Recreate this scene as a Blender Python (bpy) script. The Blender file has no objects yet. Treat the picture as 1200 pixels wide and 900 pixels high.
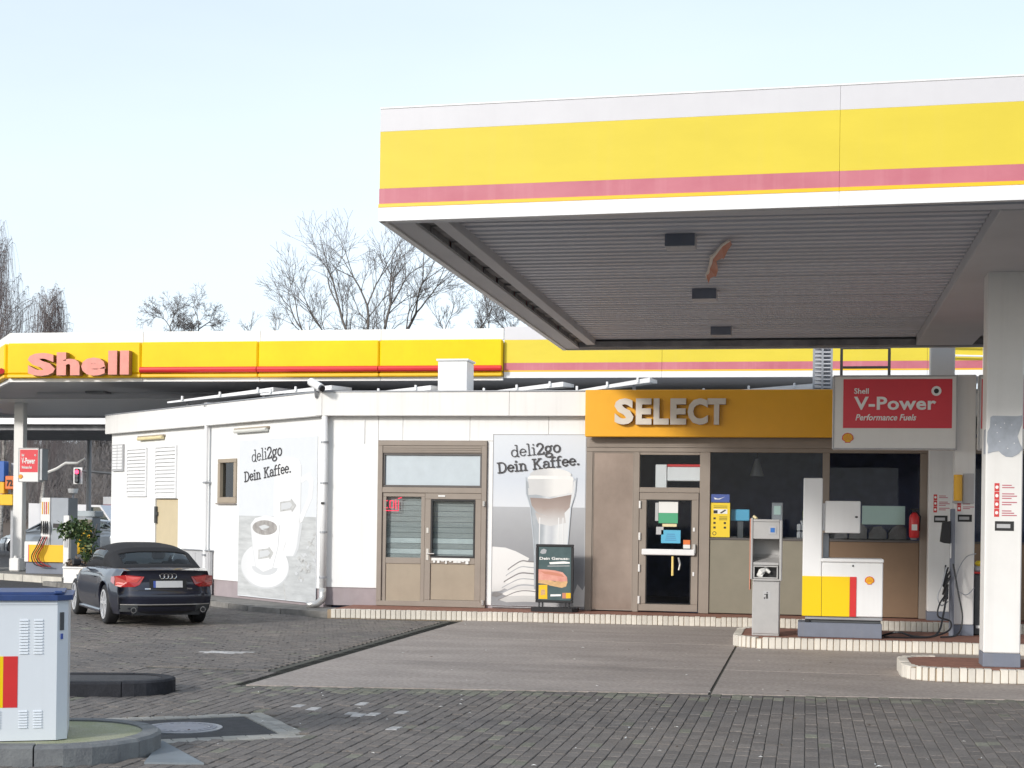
import bpy, math, random
import numpy as np
from mathutils import Matrix, Vector
R = math.radians
random.seed(7)
scene = bpy.context.scene
COL = scene.collection

# ------------------------------------------------------------------ camera
FPX = 1800.0                       # focal length in pixels of a 1200 px wide frame
YAW = math.atan(345 / FPX)
ROLL = 0.0135
fw = Vector((-math.sin(YAW), math.cos(YAW), 0)); rt = Vector((math.cos(YAW), math.sin(YAW), 0)); upv = Vector((0, 0, 1))
cr, sr = math.cos(ROLL), math.sin(ROLL)
cx = rt * cr + upv * sr; cy = upv * cr - rt * sr; cz = -fw
cam_d = bpy.data.cameras.new('camera'); cam = bpy.data.objects.new('camera', cam_d); COL.objects.link(cam)
cam.matrix_world = Matrix(((cx.x, cy.x, cz.x, 0), (cx.y, cy.y, cz.y, 0), (cx.z, cy.z, cz.z, 1.8), (0, 0, 0, 1)))
cam_d.sensor_width = 36; cam_d.lens = FPX / 1200 * 36; cam_d.shift_y = 155.4 / 1200
cam_d.clip_end = 3000; cam_d.clip_start = 0.1
scene.camera = cam

# ------------------------------------------------------------------ sky and sun
SUN_EL = R(21); SX, SY = -0.55, -0.835
world = bpy.data.worlds.new('World'); scene.world = world; world.use_nodes = True
wn = world.node_tree; wn.nodes.clear()
wo = wn.nodes.new('ShaderNodeOutputWorld'); wb = wn.nodes.new('ShaderNodeBackground')
sky = wn.nodes.new('ShaderNodeTexSky'); sky.sky_type = 'NISHITA'; sky.sun_disc = False
sky.sun_elevation = SUN_EL; sky.sun_rotation = math.atan2(SX, SY) % (2 * math.pi)
sky.air_density = 1.0; sky.dust_density = 1.5; sky.ozone_density = 1.2; sky.altitude = 50
# thin high cloud veil, over the whole dome
tc = wn.nodes.new('ShaderNodeTexCoord'); mp = wn.nodes.new('ShaderNodeMapping'); mp.inputs['Scale'].default_value = (1, 1, 3.2)
nz = wn.nodes.new('ShaderNodeTexNoise'); nz.inputs['Scale'].default_value = 1.6; nz.inputs['Detail'].default_value = 5
rp = wn.nodes.new('ShaderNodeValToRGB'); rp.color_ramp.elements[0].position = 0.3; rp.color_ramp.elements[0].color = (.62, .62, .62, 1)
rp.color_ramp.elements[1].position = 0.75; rp.color_ramp.elements[1].color = (.82, .82, .82, 1)
mxs = wn.nodes.new('ShaderNodeMixRGB'); mxs.inputs[2].default_value = (6.5, 7.2, 7.9, 1)
wn.links.new(tc.outputs['Generated'], mp.inputs[0]); wn.links.new(mp.outputs[0], nz.inputs[0]); wn.links.new(nz.outputs[0], rp.inputs[0])
sx_ = wn.nodes.new('ShaderNodeSeparateXYZ'); wn.links.new(tc.outputs['Generated'], sx_.inputs[0])
vr = wn.nodes.new('ShaderNodeMapRange'); vr.inputs[1].default_value = 0.02; vr.inputs[2].default_value = 0.42; vr.inputs[3].default_value = 1.12; vr.inputs[4].default_value = .66
wn.links.new(sx_.outputs[2], vr.inputs[0]); vm = wn.nodes.new('ShaderNodeMath'); vm.operation = 'MULTIPLY'; vm.use_clamp = True
wn.links.new(rp.outputs[0], vm.inputs[0]); wn.links.new(vr.outputs[0], vm.inputs[1]); wn.links.new(vm.outputs[0], mxs.inputs[0]); wn.links.new(sky.outputs[0], mxs.inputs[1])
wn.links.new(mxs.outputs[0], wb.inputs[0]); wb.inputs[1].default_value = 0.124
wn.links.new(wb.outputs[0], wo.inputs[0])
sd = bpy.data.lights.new('sun', 'SUN'); sun = bpy.data.objects.new('sun', sd); COL.objects.link(sun)
sd.energy = 2.0; sd.angle = R(7); sd.color = (1.0, 0.965, 0.92)
tosun = Vector((SX * math.cos(SUN_EL), SY * math.cos(SUN_EL), math.sin(SUN_EL)))
sun.rotation_euler = tosun.to_track_quat('Z', 'Y').to_euler(); sun.location = (-20, -20, 30)
scene.view_settings.view_transform = 'Standard'; scene.view_settings.look = 'None'
scene.view_settings.exposure = 0.5; scene.view_settings.gamma = 1

# ------------------------------------------------------------------ materials
def rgb(r, g, b):
    f = lambda c: (c / 255 / 12.92) if c <= 10 else ((c / 255 + .055) / 1.055) ** 2.4
    return (f(r), f(g), f(b), 1)
MATS = {}
def mat(name, col, rough=.5, metal=0., var=.0, vscale=4., vstretch=(1, 1, 1), bump=0., bscale=40., col2=None, coat=0., spec=.5, emit=None, rnd=0., speck=0., sscale=70., band=0., streak=0., streak_col=(.25, .22, .18, 1)):
    m = bpy.data.materials.new(name); m.use_nodes = True; nt = m.node_tree; N = nt.nodes; L = nt.links
    b = N['Principled BSDF']; b.inputs['Roughness'].default_value = rough; b.inputs['Metallic'].default_value = metal
    b.inputs['Specular IOR Level'].default_value = spec; b.inputs['Coat Weight'].default_value = coat
    col = tuple(col) if len(col) == 4 else (*col, 1); b.inputs['Base Color'].default_value = col
    tcn = N.new('ShaderNodeTexCoord'); out = None
    if var or col2:
        mpn = N.new('ShaderNodeMapping'); mpn.inputs['Scale'].default_value = vstretch; L.new(tcn.outputs['Object'], mpn.inputs[0])
        n = N.new('ShaderNodeTexNoise'); n.inputs['Scale'].default_value = vscale; n.inputs['Detail'].default_value = 6; n.inputs['Roughness'].default_value = .6
        L.new(mpn.outputs[0], n.inputs[0])
        r = N.new('ShaderNodeValToRGB'); r.color_ramp.elements[0].position = .3; r.color_ramp.elements[1].position = .7
        c2 = col2 if col2 else tuple(min(1, c * (1 + var)) for c in col[:3]) + (1,)
        c1 = col if col2 else tuple(c * (1 - var) for c in col[:3]) + (1,)
        r.color_ramp.elements[0].color = c1; r.color_ramp.elements[1].color = c2
        L.new(n.outputs[0], r.inputs[0]); out = r.outputs[0]
    if streak:
        mp2 = N.new('ShaderNodeMapping'); mp2.inputs['Scale'].default_value = (9, 9, .35); L.new(tcn.outputs['Object'], mp2.inputs[0])
        n2 = N.new('ShaderNodeTexNoise'); n2.inputs['Scale'].default_value = 1; n2.inputs['Detail'].default_value = 5; L.new(mp2.outputs[0], n2.inputs[0])
        r2 = N.new('ShaderNodeValToRGB'); r2.color_ramp.elements[0].position = .52; r2.color_ramp.elements[0].color = (0, 0, 0, 1)
        r2.color_ramp.elements[1].position = .8; r2.color_ramp.elements[1].color = (streak, streak, streak, 1)
        mx = N.new('ShaderNodeMixRGB'); L.new(n2.outputs[0], r2.inputs[0]); L.new(r2.outputs[0], mx.inputs[0])
        if out: L.new(out, mx.inputs[1])
        else: mx.inputs[1].default_value = col
        mx.inputs[2].default_value = streak_col; out = mx.outputs[0]
    for (amt, sc_, stv) in ((speck, sscale, (1, 1, 1)), (band, 1.0, (.16, 1.3, 1))):
        if not amt: continue
        m3 = N.new('ShaderNodeMapping'); m3.inputs['Scale'].default_value = stv; L.new(tcn.outputs['Object'], m3.inputs[0])
        n3 = N.new('ShaderNodeTexNoise'); n3.inputs['Scale'].default_value = sc_; n3.inputs['Detail'].default_value = 4; L.new(m3.outputs[0], n3.inputs[0])
        mr3 = N.new('ShaderNodeMapRange'); mr3.inputs[1].default_value = .3; mr3.inputs[2].default_value = .7; mr3.inputs[3].default_value = 1 - amt; mr3.inputs[4].default_value = 1 + amt; L.new(n3.outputs[0], mr3.inputs[0])
        ml3 = N.new('ShaderNodeMixRGB'); ml3.blend_type = 'MULTIPLY'; ml3.inputs[0].default_value = 1
        if out: L.new(out, ml3.inputs[1])
        else: ml3.inputs[1].default_value = col
        L.new(mr3.outputs[0], ml3.inputs[2]); out = ml3.outputs[0]
    if rnd:
        g = N.new('ShaderNodeNewGeometry'); oi = N.new('ShaderNodeObjectInfo'); ad = N.new('ShaderNodeMath'); ad.operation = 'ADD'
        fr = N.new('ShaderNodeMath'); fr.operation = 'FRACT'; L.new(g.outputs['Random Per Island'], ad.inputs[0]); L.new(oi.outputs['Random'], ad.inputs[1]); L.new(ad.outputs[0], fr.inputs[0])
        mr = N.new('ShaderNodeMapRange'); mr.inputs[3].default_value = 1 - rnd; mr.inputs[4].default_value = 1 + rnd; L.new(fr.outputs[0], mr.inputs[0])
        ml = N.new('ShaderNodeMixRGB'); ml.blend_type = 'MULTIPLY'; ml.inputs[0].default_value = 1
        if out: L.new(out, ml.inputs[1])
        else: ml.inputs[1].default_value = col
        L.new(mr.outputs[0], ml.inputs[2]); out = ml.outputs[0]
    if out: L.new(out, b.inputs['Base Color'])
    if bump:
        nb = N.new('ShaderNodeTexNoise'); nb.inputs['Scale'].default_value = bscale; nb.inputs['Detail'].default_value = 4; L.new(tcn.outputs['Object'], nb.inputs[0])
        bm = N.new('ShaderNodeBump'); bm.inputs['Strength'].default_value = bump; bm.inputs['Distance'].default_value = .01
        L.new(nb.outputs[0], bm.inputs['Height']); L.new(bm.outputs[0], b.inputs['Normal'])
    if emit:
        b.inputs['Emission Color'].default_value = emit[0]; b.inputs['Emission Strength'].default_value = emit[1]
    MATS[name] = m; return m
def glass(name, tint, gl=.03, rough=.02, fres=1.45):
    m = bpy.data.materials.new(name); m.use_nodes = True; N = m.node_tree.nodes; L = m.node_tree.links; N.clear()
    o = N.new('ShaderNodeOutputMaterial'); t = N.new('ShaderNodeBsdfTransparent'); t.inputs[0].default_value = (*tint, 1)
    g = N.new('ShaderNodeBsdfGlossy'); g.inputs['Roughness'].default_value = rough; f = N.new('ShaderNodeFresnel'); f.inputs[0].default_value = fres
    a = N.new('ShaderNodeMath'); a.operation = 'ADD'; a.inputs[1].default_value = gl; a.use_clamp = True
    x = N.new('ShaderNodeMixShader'); L.new(f.outputs[0], a.inputs[0]); L.new(a.outputs[0], x.inputs[0]); L.new(t.outputs[0], x.inputs[1]); L.new(g.outputs[0], x.inputs[2]); L.new(x.outputs[0], o.inputs[0])
    MATS[name] = m; return m
M = MATS
mat('wall_white', (.80, .80, .79), .6, var=.03, vscale=1.2, streak=.14, bump=.1, bscale=30)
mat('parapet_white', (.76, .75, .73), .55, var=.03, vscale=1.5, streak=.14, bump=.05)
mat('fascia_white', (.60, .59, .61), .5, var=.03, vscale=2, streak=.12, streak_col=(.45, .44, .45, 1), bump=.2, bscale=1.2)
mat('white_metal', (.78, .78, .78), .4, var=.02, vscale=2, streak=.08)
mat('cream_white', (.77, .76, .74), .45, var=.03, vscale=3, streak=.10)
mat('shell_yellow', (.84, .55, .004), .45, spec=.2, var=.05, vscale=1.5, streak=.08, streak_col=(.6, .4, .02, 1))
mat('faded_yellow', (.68, .545, .055), .45, spec=.22, bump=.25, bscale=1.3, var=.04, vscale=.9, vstretch=(1, 1, 3), streak=.12, streak_col=(.68, .54, .14, 1))
mat('deep_yellow', (.86, .50, .005), .4, var=.03)
mat('pump_yellow', (.85, .58, .0), .32)
mat('faded_red', (.46, .115, .155), .55, col2=(.54, .17, .21, 1), vscale=2.2, vstretch=(.6, 1, 1), streak=.22, streak_col=(.68, .34, .36, 1))
mat('bright_red', (.62, .03, .03), .35, var=.05)
mat('letter_salmon', (.70, .24, .19), .45, var=.1, vscale=6, streak=.15, streak_col=(.75, .4, .35, 1))
mat('letter_side', (.30, .14, .05), .5)
mat('sign_orange', (.83, .40, .012), .38, var=.03, vscale=3)
mat('letter_cream', (.66, .60, .52), .5, var=.05, vscale=8)
mat('taupe', (.275, .232, .195), .5, var=.06, vscale=3, streak=.12, streak_col=(.2, .15, .11, 1))
mat('taupe_panel', (.34, .28, .21), .45, var=.07, vscale=2, streak=.15, streak_col=(.22, .17, .12, 1))
mat('olive_panel', (.225, .205, .155), .5, var=.06, vscale=3)
mat('brown_panel', (.21, .135, .082), .5, var=.06, vscale=3)
mat('brushed', (.34, .27, .23), .30, metal=.85, var=.26, vscale=.9, vstretch=(1, 1, .8), bump=.12, bscale=60)
mat('dark_frame', (.10, .09, .085), .5, var=.1)
mat('plinth', (.33, .28, .29), .7, var=.08, vscale=4, streak=.2)
mat('plinth_blue', (.17, .19, .24), .55, var=.08, vscale=5, streak=.2)
mat('soffit', (.62, .63, .68), .5, rnd=.05)
mat('soffit_light', (.56, .56, .58), .6, var=.05, vscale=1)
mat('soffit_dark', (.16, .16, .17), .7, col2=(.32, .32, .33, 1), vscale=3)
mat('galv', (.34, .35, .37), .45, metal=.3, var=.1, vscale=4)
mat('grey_panel', (.45, .45, .46), .5, var=.04, vscale=5, streak=.15)
mat('bin_grey', (.42, .415, .41), .45, var=.05, vscale=6, streak=.15)
mat('dark_grey', (.07, .075, .08), .55, var=.15)
mat('black', (.012, .012, .014), .5)
mat('drain_black', (.008, .008, .009), 1., spec=0.)
mat('rubber', (.018, .018, .02), .75, bump=.2)
mat('hose_black', (.015, .015, .017), .45)
mat('hose_red', (.35, .02, .02), .45)
mat('concrete', (.328, .284, .254), .75, var=.16, vscale=1.6, vstretch=(.5, 1, 1), speck=.24, sscale=22, band=.10, bump=.25, bscale=60, streak=.0, rnd=.05)
mat('asphalt', (.055, .055, .058), .9, var=.3, vscale=8, bump=.5, bscale=120)
mat('joint', (.065, .063, .056), .95, col2=(.10, .10, .078, 1), vscale=9, speck=.3)
mat('paver', (.118, .108, .102), .8, speck=.28, sscale=45, col2=(.180, .157, .138, 1), vscale=.55, bump=.6, bscale=90, rnd=.16)
mat('paver_moss', (.15, .15, .115), .85, speck=.28, sscale=45, col2=(.20, .195, .155, 1), vscale=2, bump=.5, bscale=90, rnd=.2)
mat('paver_light', (.31, .30, .275), .85, var=.15, vscale=6, bump=.4, bscale=90, rnd=.16)
mat('paver_painted', (.42, .41, .40), .8, var=.3, vscale=20, rnd=.15)
mat('kerb_stone', (.20, .19, .175), .85, var=.3, vscale=5, bump=.5, bscale=50, rnd=.15)
mat('kerb_black', (.026, .027, .032), .85, spec=.25, var=.3, vscale=6, bump=.5, bscale=40, rnd=.15)
mat('kerb_grey', (.115, .12, .128), .8, col2=(.19, .20, .20, 1), vscale=5, bump=.5, bscale=50, rnd=.1)
mat('moss_top', (.26, .28, .15), .9, speck=.2, col2=(.40, .39, .32, 1), vscale=2.2, bump=.5, bscale=60)
mat('blue_slab', (.19, .215, .235), .8, var=.12)
mat('tile_white', (.66, .62, .55), .3, var=.09, vscale=9, rnd=.10, streak=.3, streak_col=(.32, .25, .18, 1), bump=.05)
mat('grout', (.33, .25, .17), .9, var=.2)
mat('red_paving', (.27, .125, .085), .85, var=.25, vscale=7, bump=.4, bscale=60)
mat('glass_pale', (.50, .56, .60), .25, var=.05)
mat('door_reflection', (.26, .285, .27), .5, var=.12, vscale=3, vstretch=(.3, 1, 6))  # greys of the street mirrored in the door panes, put into colour
mat('door_reflection_pale', (.45, .50, .48), .5, var=.1)
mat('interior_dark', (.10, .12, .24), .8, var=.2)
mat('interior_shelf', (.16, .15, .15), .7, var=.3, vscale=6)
mat('paper_green', (.07, .36, .19), .6); mat('paper_blue', (.10, .42, .62), .5); mat('paper_white', (.75, .75, .73), .6)
mat('paper_yellow', (.80, .58, .03), .5); mat('paper_navy', (.06, .10, .32), .5); mat('paper_orange', (.72, .18, .04), .5)
mat('mint', (.60, .78, .70), .5); mat('ink', (.02, .02, .02), .6); mat('ink_soft', (.055, .052, .055), .6); mat('ink_grey', (.22, .22, .23), .6)
mat('print_red', (.60, .05, .05), .6); mat('print_white', (.85, .84, .82), .5)
mat('sign_red', (.68, .03, .05), .35, var=.05, vscale=1.5)
mat('sign_white', (.78, .77, .74), .45, var=.03)
mat('pecten_yellow', (.85, .48, .01), .4)
mat('brass', (.85, .65, .22), .35, metal=.2); mat('steel', (.62, .60, .57), .3, metal=.6)
mat('neon_red', (.7, .02, .06), .4, emit=((1, .04, .10, 1), .7))
mat('lamp_cream', (.72, .62, .36), .5, var=.08); mat('lamp_lens', (.62, .62, .58), .4); mat('beige_door', (.55, .46, .30), .55, var=.04, streak=.1)
mat('lamp_yellow', (.80, .42, .01), .35)
# poster inks
mat('p_sky', (.60, .64, .70), .5, var=.05, vscale=1); mat('p_grey', (.36, .37, .39), .55, var=.14, vscale=3, vstretch=(1, 1, 2))
mat('p_grey_dark', (.25, .255, .27), .55, var=.1, vscale=4); mat('p_foam', (.78, .77, .75), .5, var=.03, vscale=8); mat('p_milk', (.66, .67, .68), .5, var=.05, vscale=5)
mat('p_coffee', (.30, .22, .19), .5, col2=(.46, .38, .35, 1), vscale=4); mat('p_coffee_dark', (.22, .20, .19), .5, col2=(.42, .40, .38, 1), vscale=7)
mat('p_glass', (.48, .52, .56), .5, var=.1); mat('p_page', (.72, .71, .69), .5, var=.04, vscale=6); mat('p_shadow', (.20, .19, .19), .6, var=.2)
mat('p_wood', (.40, .41, .41), .6, col2=(.56, .57, .57, 1), vscale=3, vstretch=(.7, 1, 4)); mat('p_pale', (.64, .66, .68), .55, var=.02); mat('p_cup', (.74, .74, .74), .5); mat('p_cup_shade', (.56, .57, .58), .5)
mat('p_bean', (.46, .46, .45), .6, var=.2, vscale=10)
mat('ad_teal', (.035, .07, .075), .35, col2=(.08, .13, .135, 1), vscale=3); mat('ad_bun', (.62, .38, .18), .5, var=.2, vscale=14)
mat('ad_salmon', (.60, .22, .17), .5, col2=(.72, .38, .30, 1), vscale=8)
def gmat(name, axis, a, b, stops, rough=.5):
    m = bpy.data.materials.new(name); m.use_nodes = True; N = m.node_tree.nodes; L = m.node_tree.links
    tcn = N.new('ShaderNodeTexCoord'); sp_ = N.new('ShaderNodeSeparateXYZ'); mr = N.new('ShaderNodeMapRange'); r = N.new('ShaderNodeValToRGB'); nn = N.new('ShaderNodeTexNoise'); nn.inputs['Scale'].default_value = 5; ad = N.new('ShaderNodeMath'); ad.operation = 'MULTIPLY_ADD'; ad.inputs[1].default_value = .12
    mr.inputs[1].default_value = a; mr.inputs[2].default_value = b; L.new(tcn.outputs['Object'], sp_.inputs[0]); L.new(tcn.outputs['Object'], nn.inputs[0]); L.new(sp_.outputs['XYZ'.index(axis)], mr.inputs[0]); L.new(nn.outputs[0], ad.inputs[0]); L.new(mr.outputs[0], ad.inputs[2])
    sub = N.new('ShaderNodeMath'); sub.operation = 'SUBTRACT'; sub.inputs[1].default_value = .06; L.new(ad.outputs[0], sub.inputs[0]); L.new(sub.outputs[0], r.inputs[0])
    el = r.color_ramp.elements; el[0].position, el[0].color = stops[0][0], (*stops[0][1], 1); el[1].position, el[1].color = stops[-1][0], (*stops[-1][1], 1)
    for p_, c_ in stops[1:-1]: e_ = el.new(p_); e_.color = (*c_, 1)
    L.new(r.outputs[0], N['Principled BSDF'].inputs['Base Color']); N['Principled BSDF'].inputs['Roughness'].default_value = rough; MATS[name] = m
G3 = lambda v, w=1.: (v * w, v, v * (2 - w) if w > 1 else v)
gmat('g_sky', 'Z', 1.7, 3.1, [(0, (.66, .68, .71)), (.4, (.58, .62, .68)), (1, (.66, .69, .73))])
gmat('g_glass', 'X', .035, .905, [(0, (.36, .39, .42)), (.10, (.60, .62, .64)), (.22, (.50, .52, .55)), (.35, (.70, .71, .71)), (.7, (.66, .67, .68)), (.84, (.50, .52, .55)), (.93, (.64, .65, .67)), (1, (.34, .37, .40))])
gmat('g_coffee', 'Z', 1.35, 2.03, [(0, (.66, .66, .66)), (.30, (.55, .53, .52)), (.62, (.36, .29, .26)), (1, (.24, .18, .155))])
gmat('g_foam', 'X', .06, .88, [(0, (.56, .56, .56)), (.25, (.74, .73, .71)), (.7, (.76, .75, .73)), (1, (.55, .55, .55))])
gmat('g_page', 'Z', .1, 1.0, [(0, (.50, .50, .49)), (.35, (.68, .67, .66)), (1, (.74, .73, .72))])
gmat('g_table', 'Z', .0, 1.8, [(0, (.42, .42, .43)), (.35, (.24, .245, .26)), (.75, (.34, .345, .36)), (1, (.42, .43, .45))])
gmat('g_cup', 'X', -2.2, 1.6, [(0, (.60, .61, .62)), (.5, (.76, .76, .76)), (1, (.60, .61, .62))])
# car paint etc
mat('navy_paint', (.010, .012, .026), .28, coat=.8, spec=.5, metal=.1); mat('fabric_black', (.014, .014, .016), .9, bump=.2, bscale=200)
mat('tail_red', (.36, .010, .012), .15, coat=.8); mat('tail_pink', (.60, .09, .08), .2, coat=.5); mat('chrome', (.7, .7, .7), .15, metal=1.); mat('alloy', (.72, .72, .73), .35, metal=.4)
mat('plate_white', (.55, .55, .56), .4); mat('plate_blue', (.05, .09, .35), .4); mat('seat_dark', (.02, .02, .022), .7)
mat('beige_paint', (.50, .43, .33), .25, coat=1.); mat('blue_paint', (.06, .14, .38), .25, coat=1.); mat('white_paint', (.72, .72, .74), .3, coat=.6); mat('silver_paint', (.30, .33, .36), .25, coat=1., metal=.4)
mat('bark', (.13, .115, .105), .9, var=.3, vscale=10); mat('twig', (.20, .185, .18), .9, var=.2); mat('bark_birch', (.55, .53, .49), .8, col2=(.12, .11, .10, 1), vscale=3, vstretch=(1, 1, 4))
mat('twig_birch', (.24, .19, .18), .9, var=.2)
mat('leaf', (.045, .085, .028), .5, var=.3, vscale=8, rnd=.35); mat('leaf_light', (.13, .17, .06), .5, rnd=.3); mat('leaf_dry', (.15, .11, .08), .8, rnd=.3)
mat('hill_soil', (.095, .075, .062), .95, col2=(.13, .11, .095, 1), vscale=.12, bump=1., bscale=.8)
mat('grass_verge', (.07, .085, .04), .95, var=.3, vscale=1)
mat('box_white', (.66, .70, .74), .4, var=.02, vscale=3, streak=.06); mat('lid_blue', (.025, .055, .17), .45, var=.2, vscale=8)
mat('light_red', (.6, .02, .04), .3, emit=((1, .03, .08, 1), 4.)); mat('cast_iron', (.30, .30, .33), .55, metal=.2, var=.12, vscale=10, bump=.6, bscale=70)
mat('peel_orange', (.55, .22, .14), .6); mat('peel_white', (.75, .68, .6), .6); mat('ext_red', (.60, .03, .035), .3)
glass('window_glass', (.93, .95, .965), .0, fres=1.24); glass('car_glass', (.70, .80, .80), .0, fres=1.3); glass('tinted_glass', (.5, .55, .55), .05)

# ------------------------------------------------------------------ mesh builder
def place_frame(loc=(0, 0, 0), ang=0.):
    return Matrix.Translation(loc) @ Matrix.Rotation(ang, 4, 'Z')
def curve_pts(P, n=8):
    P = [Vector(p) for p in P]; out = []
    for i in range(len(P) - 1):
        a, b, c, d = P[max(i - 1, 0)], P[i], P[i + 1], P[min(i + 2, len(P) - 1)]
        for k in range(n):
            t = k / n; out.append(.5 * ((2 * b) + (c - a) * t + (2 * a - 5 * b + 4 * c - d) * t * t + (3 * b - a - 3 * c + d) * t ** 3))
    out.append(P[-1]); return [tuple(p) for p in out]
class MB:
    def __init__(s, xf=None): s.v = []; s.f = []; s.m = []; s.xf = xf
    def add(s, vs, fs, mi=0):
        b = len(s.v); s.v += [tuple(p) for p in vs]; s.f += [tuple(i + b for i in q) for q in fs]; s.m += [mi] * len(fs); return s
    def box(s, x0, x1, y0, y1, z0, z1, mi=0, bev=0.):
        if x1 < x0: x0, x1 = x1, x0
        if y1 < y0: y0, y1 = y1, y0
        if z1 < z0: z0, z1 = z1, z0
        bev = min(bev, (x1 - x0) * .45, (y1 - y0) * .45, (z1 - z0) * .45)
        if bev <= 0:
            vs = [(x, y, z) for x in (x0, x1) for y in (y0, y1) for z in (z0, z1)]
            return s.add(vs, [(0, 1, 3, 2), (4, 6, 7, 5), (0, 4, 5, 1), (2, 3, 7, 6), (0, 2, 6, 4), (1, 5, 7, 3)], mi)
        vs = []; idx = {}
        for i, x in enumerate((x0, x1)):
            for j, y in enumerate((y0, y1)):
                for k, z in enumerate((z0, z1)):
                    sx = bev if i == 0 else -bev; sy = bev if j == 0 else -bev; sz = bev if k == 0 else -bev
                    idx[i, j, k] = len(vs); vs += [(x, y + sy, z + sz), (x + sx, y, z + sz), (x + sx, y + sy, z)]
        A = lambda i, j, k, a: idx[i, j, k] + a
        fs = []
        for i in (0, 1):
            q = [A(i, 0, 0, 0), A(i, 0, 1, 0), A(i, 1, 1, 0), A(i, 1, 0, 0)]; fs.append(q if i == 0 else q[::-1])
            q = [A(0, i, 0, 1), A(1, i, 0, 1), A(1, i, 1, 1), A(0, i, 1, 1)]; fs.append(q if i == 0 else q[::-1])
            q = [A(0, 0, i, 2), A(0, 1, i, 2), A(1, 1, i, 2), A(1, 0, i, 2)]; fs.append(q if i == 0 else q[::-1])
        for j in (0, 1):
            for k in (0, 1):
                fs.append([A(0, j, k, 1), A(1, j, k, 1), A(1, j, k, 2), A(0, j, k, 2)] if (j == k) else [A(0, j, k, 2), A(1, j, k, 2), A(1, j, k, 1), A(0, j, k, 1)])
                fs.append([A(j, 0, k, 2), A(j, 1, k, 2), A(j, 1, k, 0), A(j, 0, k, 0)] if (j == k) else [A(j, 0, k, 0), A(j, 1, k, 0), A(j, 1, k, 2), A(j, 0, k, 2)])
                fs.append([A(j, k, 0, 0), A(j, k, 1, 0), A(j, k, 1, 1), A(j, k, 0, 1)] if (j == k) else [A(j, k, 0, 1), A(j, k, 1, 1), A(j, k, 1, 0), A(j, k, 0, 0)])
        for i in (0, 1):
            for j in (0, 1):
                for k in (0, 1):
                    q = [A(i, j, k, 0), A(i, j, k, 1), A(i, j, k, 2)]; fs.append(q if (i + j + k) % 2 == 0 else q[::-1])
        return s.add(vs, fs, mi)
    def prism(s, pts, z0, z1, mi=0, axis='z', mi_side=None):
        """polygon pts in XY (axis z) or XZ (axis y: z0,z1 are y)"""
        n = len(pts)
        if axis == 'z': vs = [(x, y, z0) for x, y in pts] + [(x, y, z1) for x, y in pts]
        elif axis == 'y': vs = [(x, z0, z) for x, z in pts] + [(x, z1, z) for x, z in pts]
        else: vs = [(z0, y, z) for y, z in pts] + [(z1, y, z) for y, z in pts]
        s.add(vs, [tuple(range(n))[::-1], tuple(range(n, 2 * n))], mi)
        b = len(s.v) - 2 * n
        for i in range(n):
            j = (i + 1) % n; s.f.append((b + i, b + j, b + n + j, b + n + i)); s.m.append(mi if mi_side is None else mi_side)
        return s
    def tube(s, pts, r, n=8, mi=0, cap=True):
        pts = [Vector(p) for p in pts]; rs = r if isinstance(r, (list, tuple)) else [r] * len(pts)
        vs = []; ref = None
        for i, p in enumerate(pts):
            d = (pts[min(i + 1, len(pts) - 1)] - pts[max(i - 1, 0)]).normalized()
            if ref is None: ref = d.cross(Vector((0, 0, 1)) if abs(d.z) < .9 else Vector((1, 0, 0))).normalized()
            a = (ref - d * ref.dot(d)).normalized(); b = d.cross(a); ref = a
            vs += [tuple(p + a * rs[i] * math.cos(2 * math.pi * k / n) + b * rs[i] * math.sin(2 * math.pi * k / n)) for k in range(n)]
        fs = [(i * n + k, i * n + (k + 1) % n, (i + 1) * n + (k + 1) % n, (i + 1) * n + k) for i in range(len(pts) - 1) for k in range(n)]
        if cap: fs += [tuple(range(n))[::-1], tuple((len(pts) - 1) * n + k for k in range(n))]
        return s.add(vs, fs, mi)
    def disc(s, c, r, y0, y1, n=20, mi=0, axis='y'):
        pts = [(c[0] + r * math.cos(2 * math.pi * k / n), c[1] + r * math.sin(2 * math.pi * k / n)) for k in range(n)]
        return s.prism(pts, y0, y1, mi, axis)
    def build(s, name, mats, parent=None, smooth=False, label=None):
        me = bpy.data.meshes.new(name)
        vs = s.v
        W = s.xf if s.xf is not None else Matrix.Identity(4)
        if parent is not None: W = INV(parent) @ W
        if W != Matrix.Identity(4): vs = [tuple(W @ Vector(p)) for p in vs]
        me.from_pydata(vs, [], s.f)
        if isinstance(mats, str): mats = [mats]
        for m in mats: me.materials.append(M[m])
        me.polygons.foreach_set('material_index', s.m)
        if smooth: me.polygons.foreach_set('use_smooth', [True] * len(s.f))
        me.update()
        o = bpy.data.objects.new(name, me); COL.objects.link(o)
        if parent is not None: o.parent = parent
        if label: o['label'] = label
        if smooth == 'auto':
            pass
        return o
WM = {}
def INV(p):
    m = Matrix.Identity(4); q = p
    while q is not None:
        m = Matrix.Translation(q.location) @ q.rotation_euler.to_matrix().to_4x4() @ m; q = q.parent
    return m.inverted()
def tag(o, label=None, cat=None, group=None, kind=None):
    if label: o['label'] = label
    if cat: o['category'] = cat
    if group: o['group'] = group
    if kind: o['kind'] = kind
    return o
def thing(name, label, cat, loc=(0, 0, 0), rz=0., group=None):
    o = bpy.data.objects.new(name, None); COL.objects.link(o); o.empty_display_size = .2
    o.location = loc; o.rotation_euler = (0, 0, rz); return tag(o, label, cat, group)
def structure(o): o['kind'] = 'structure'; return o
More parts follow.
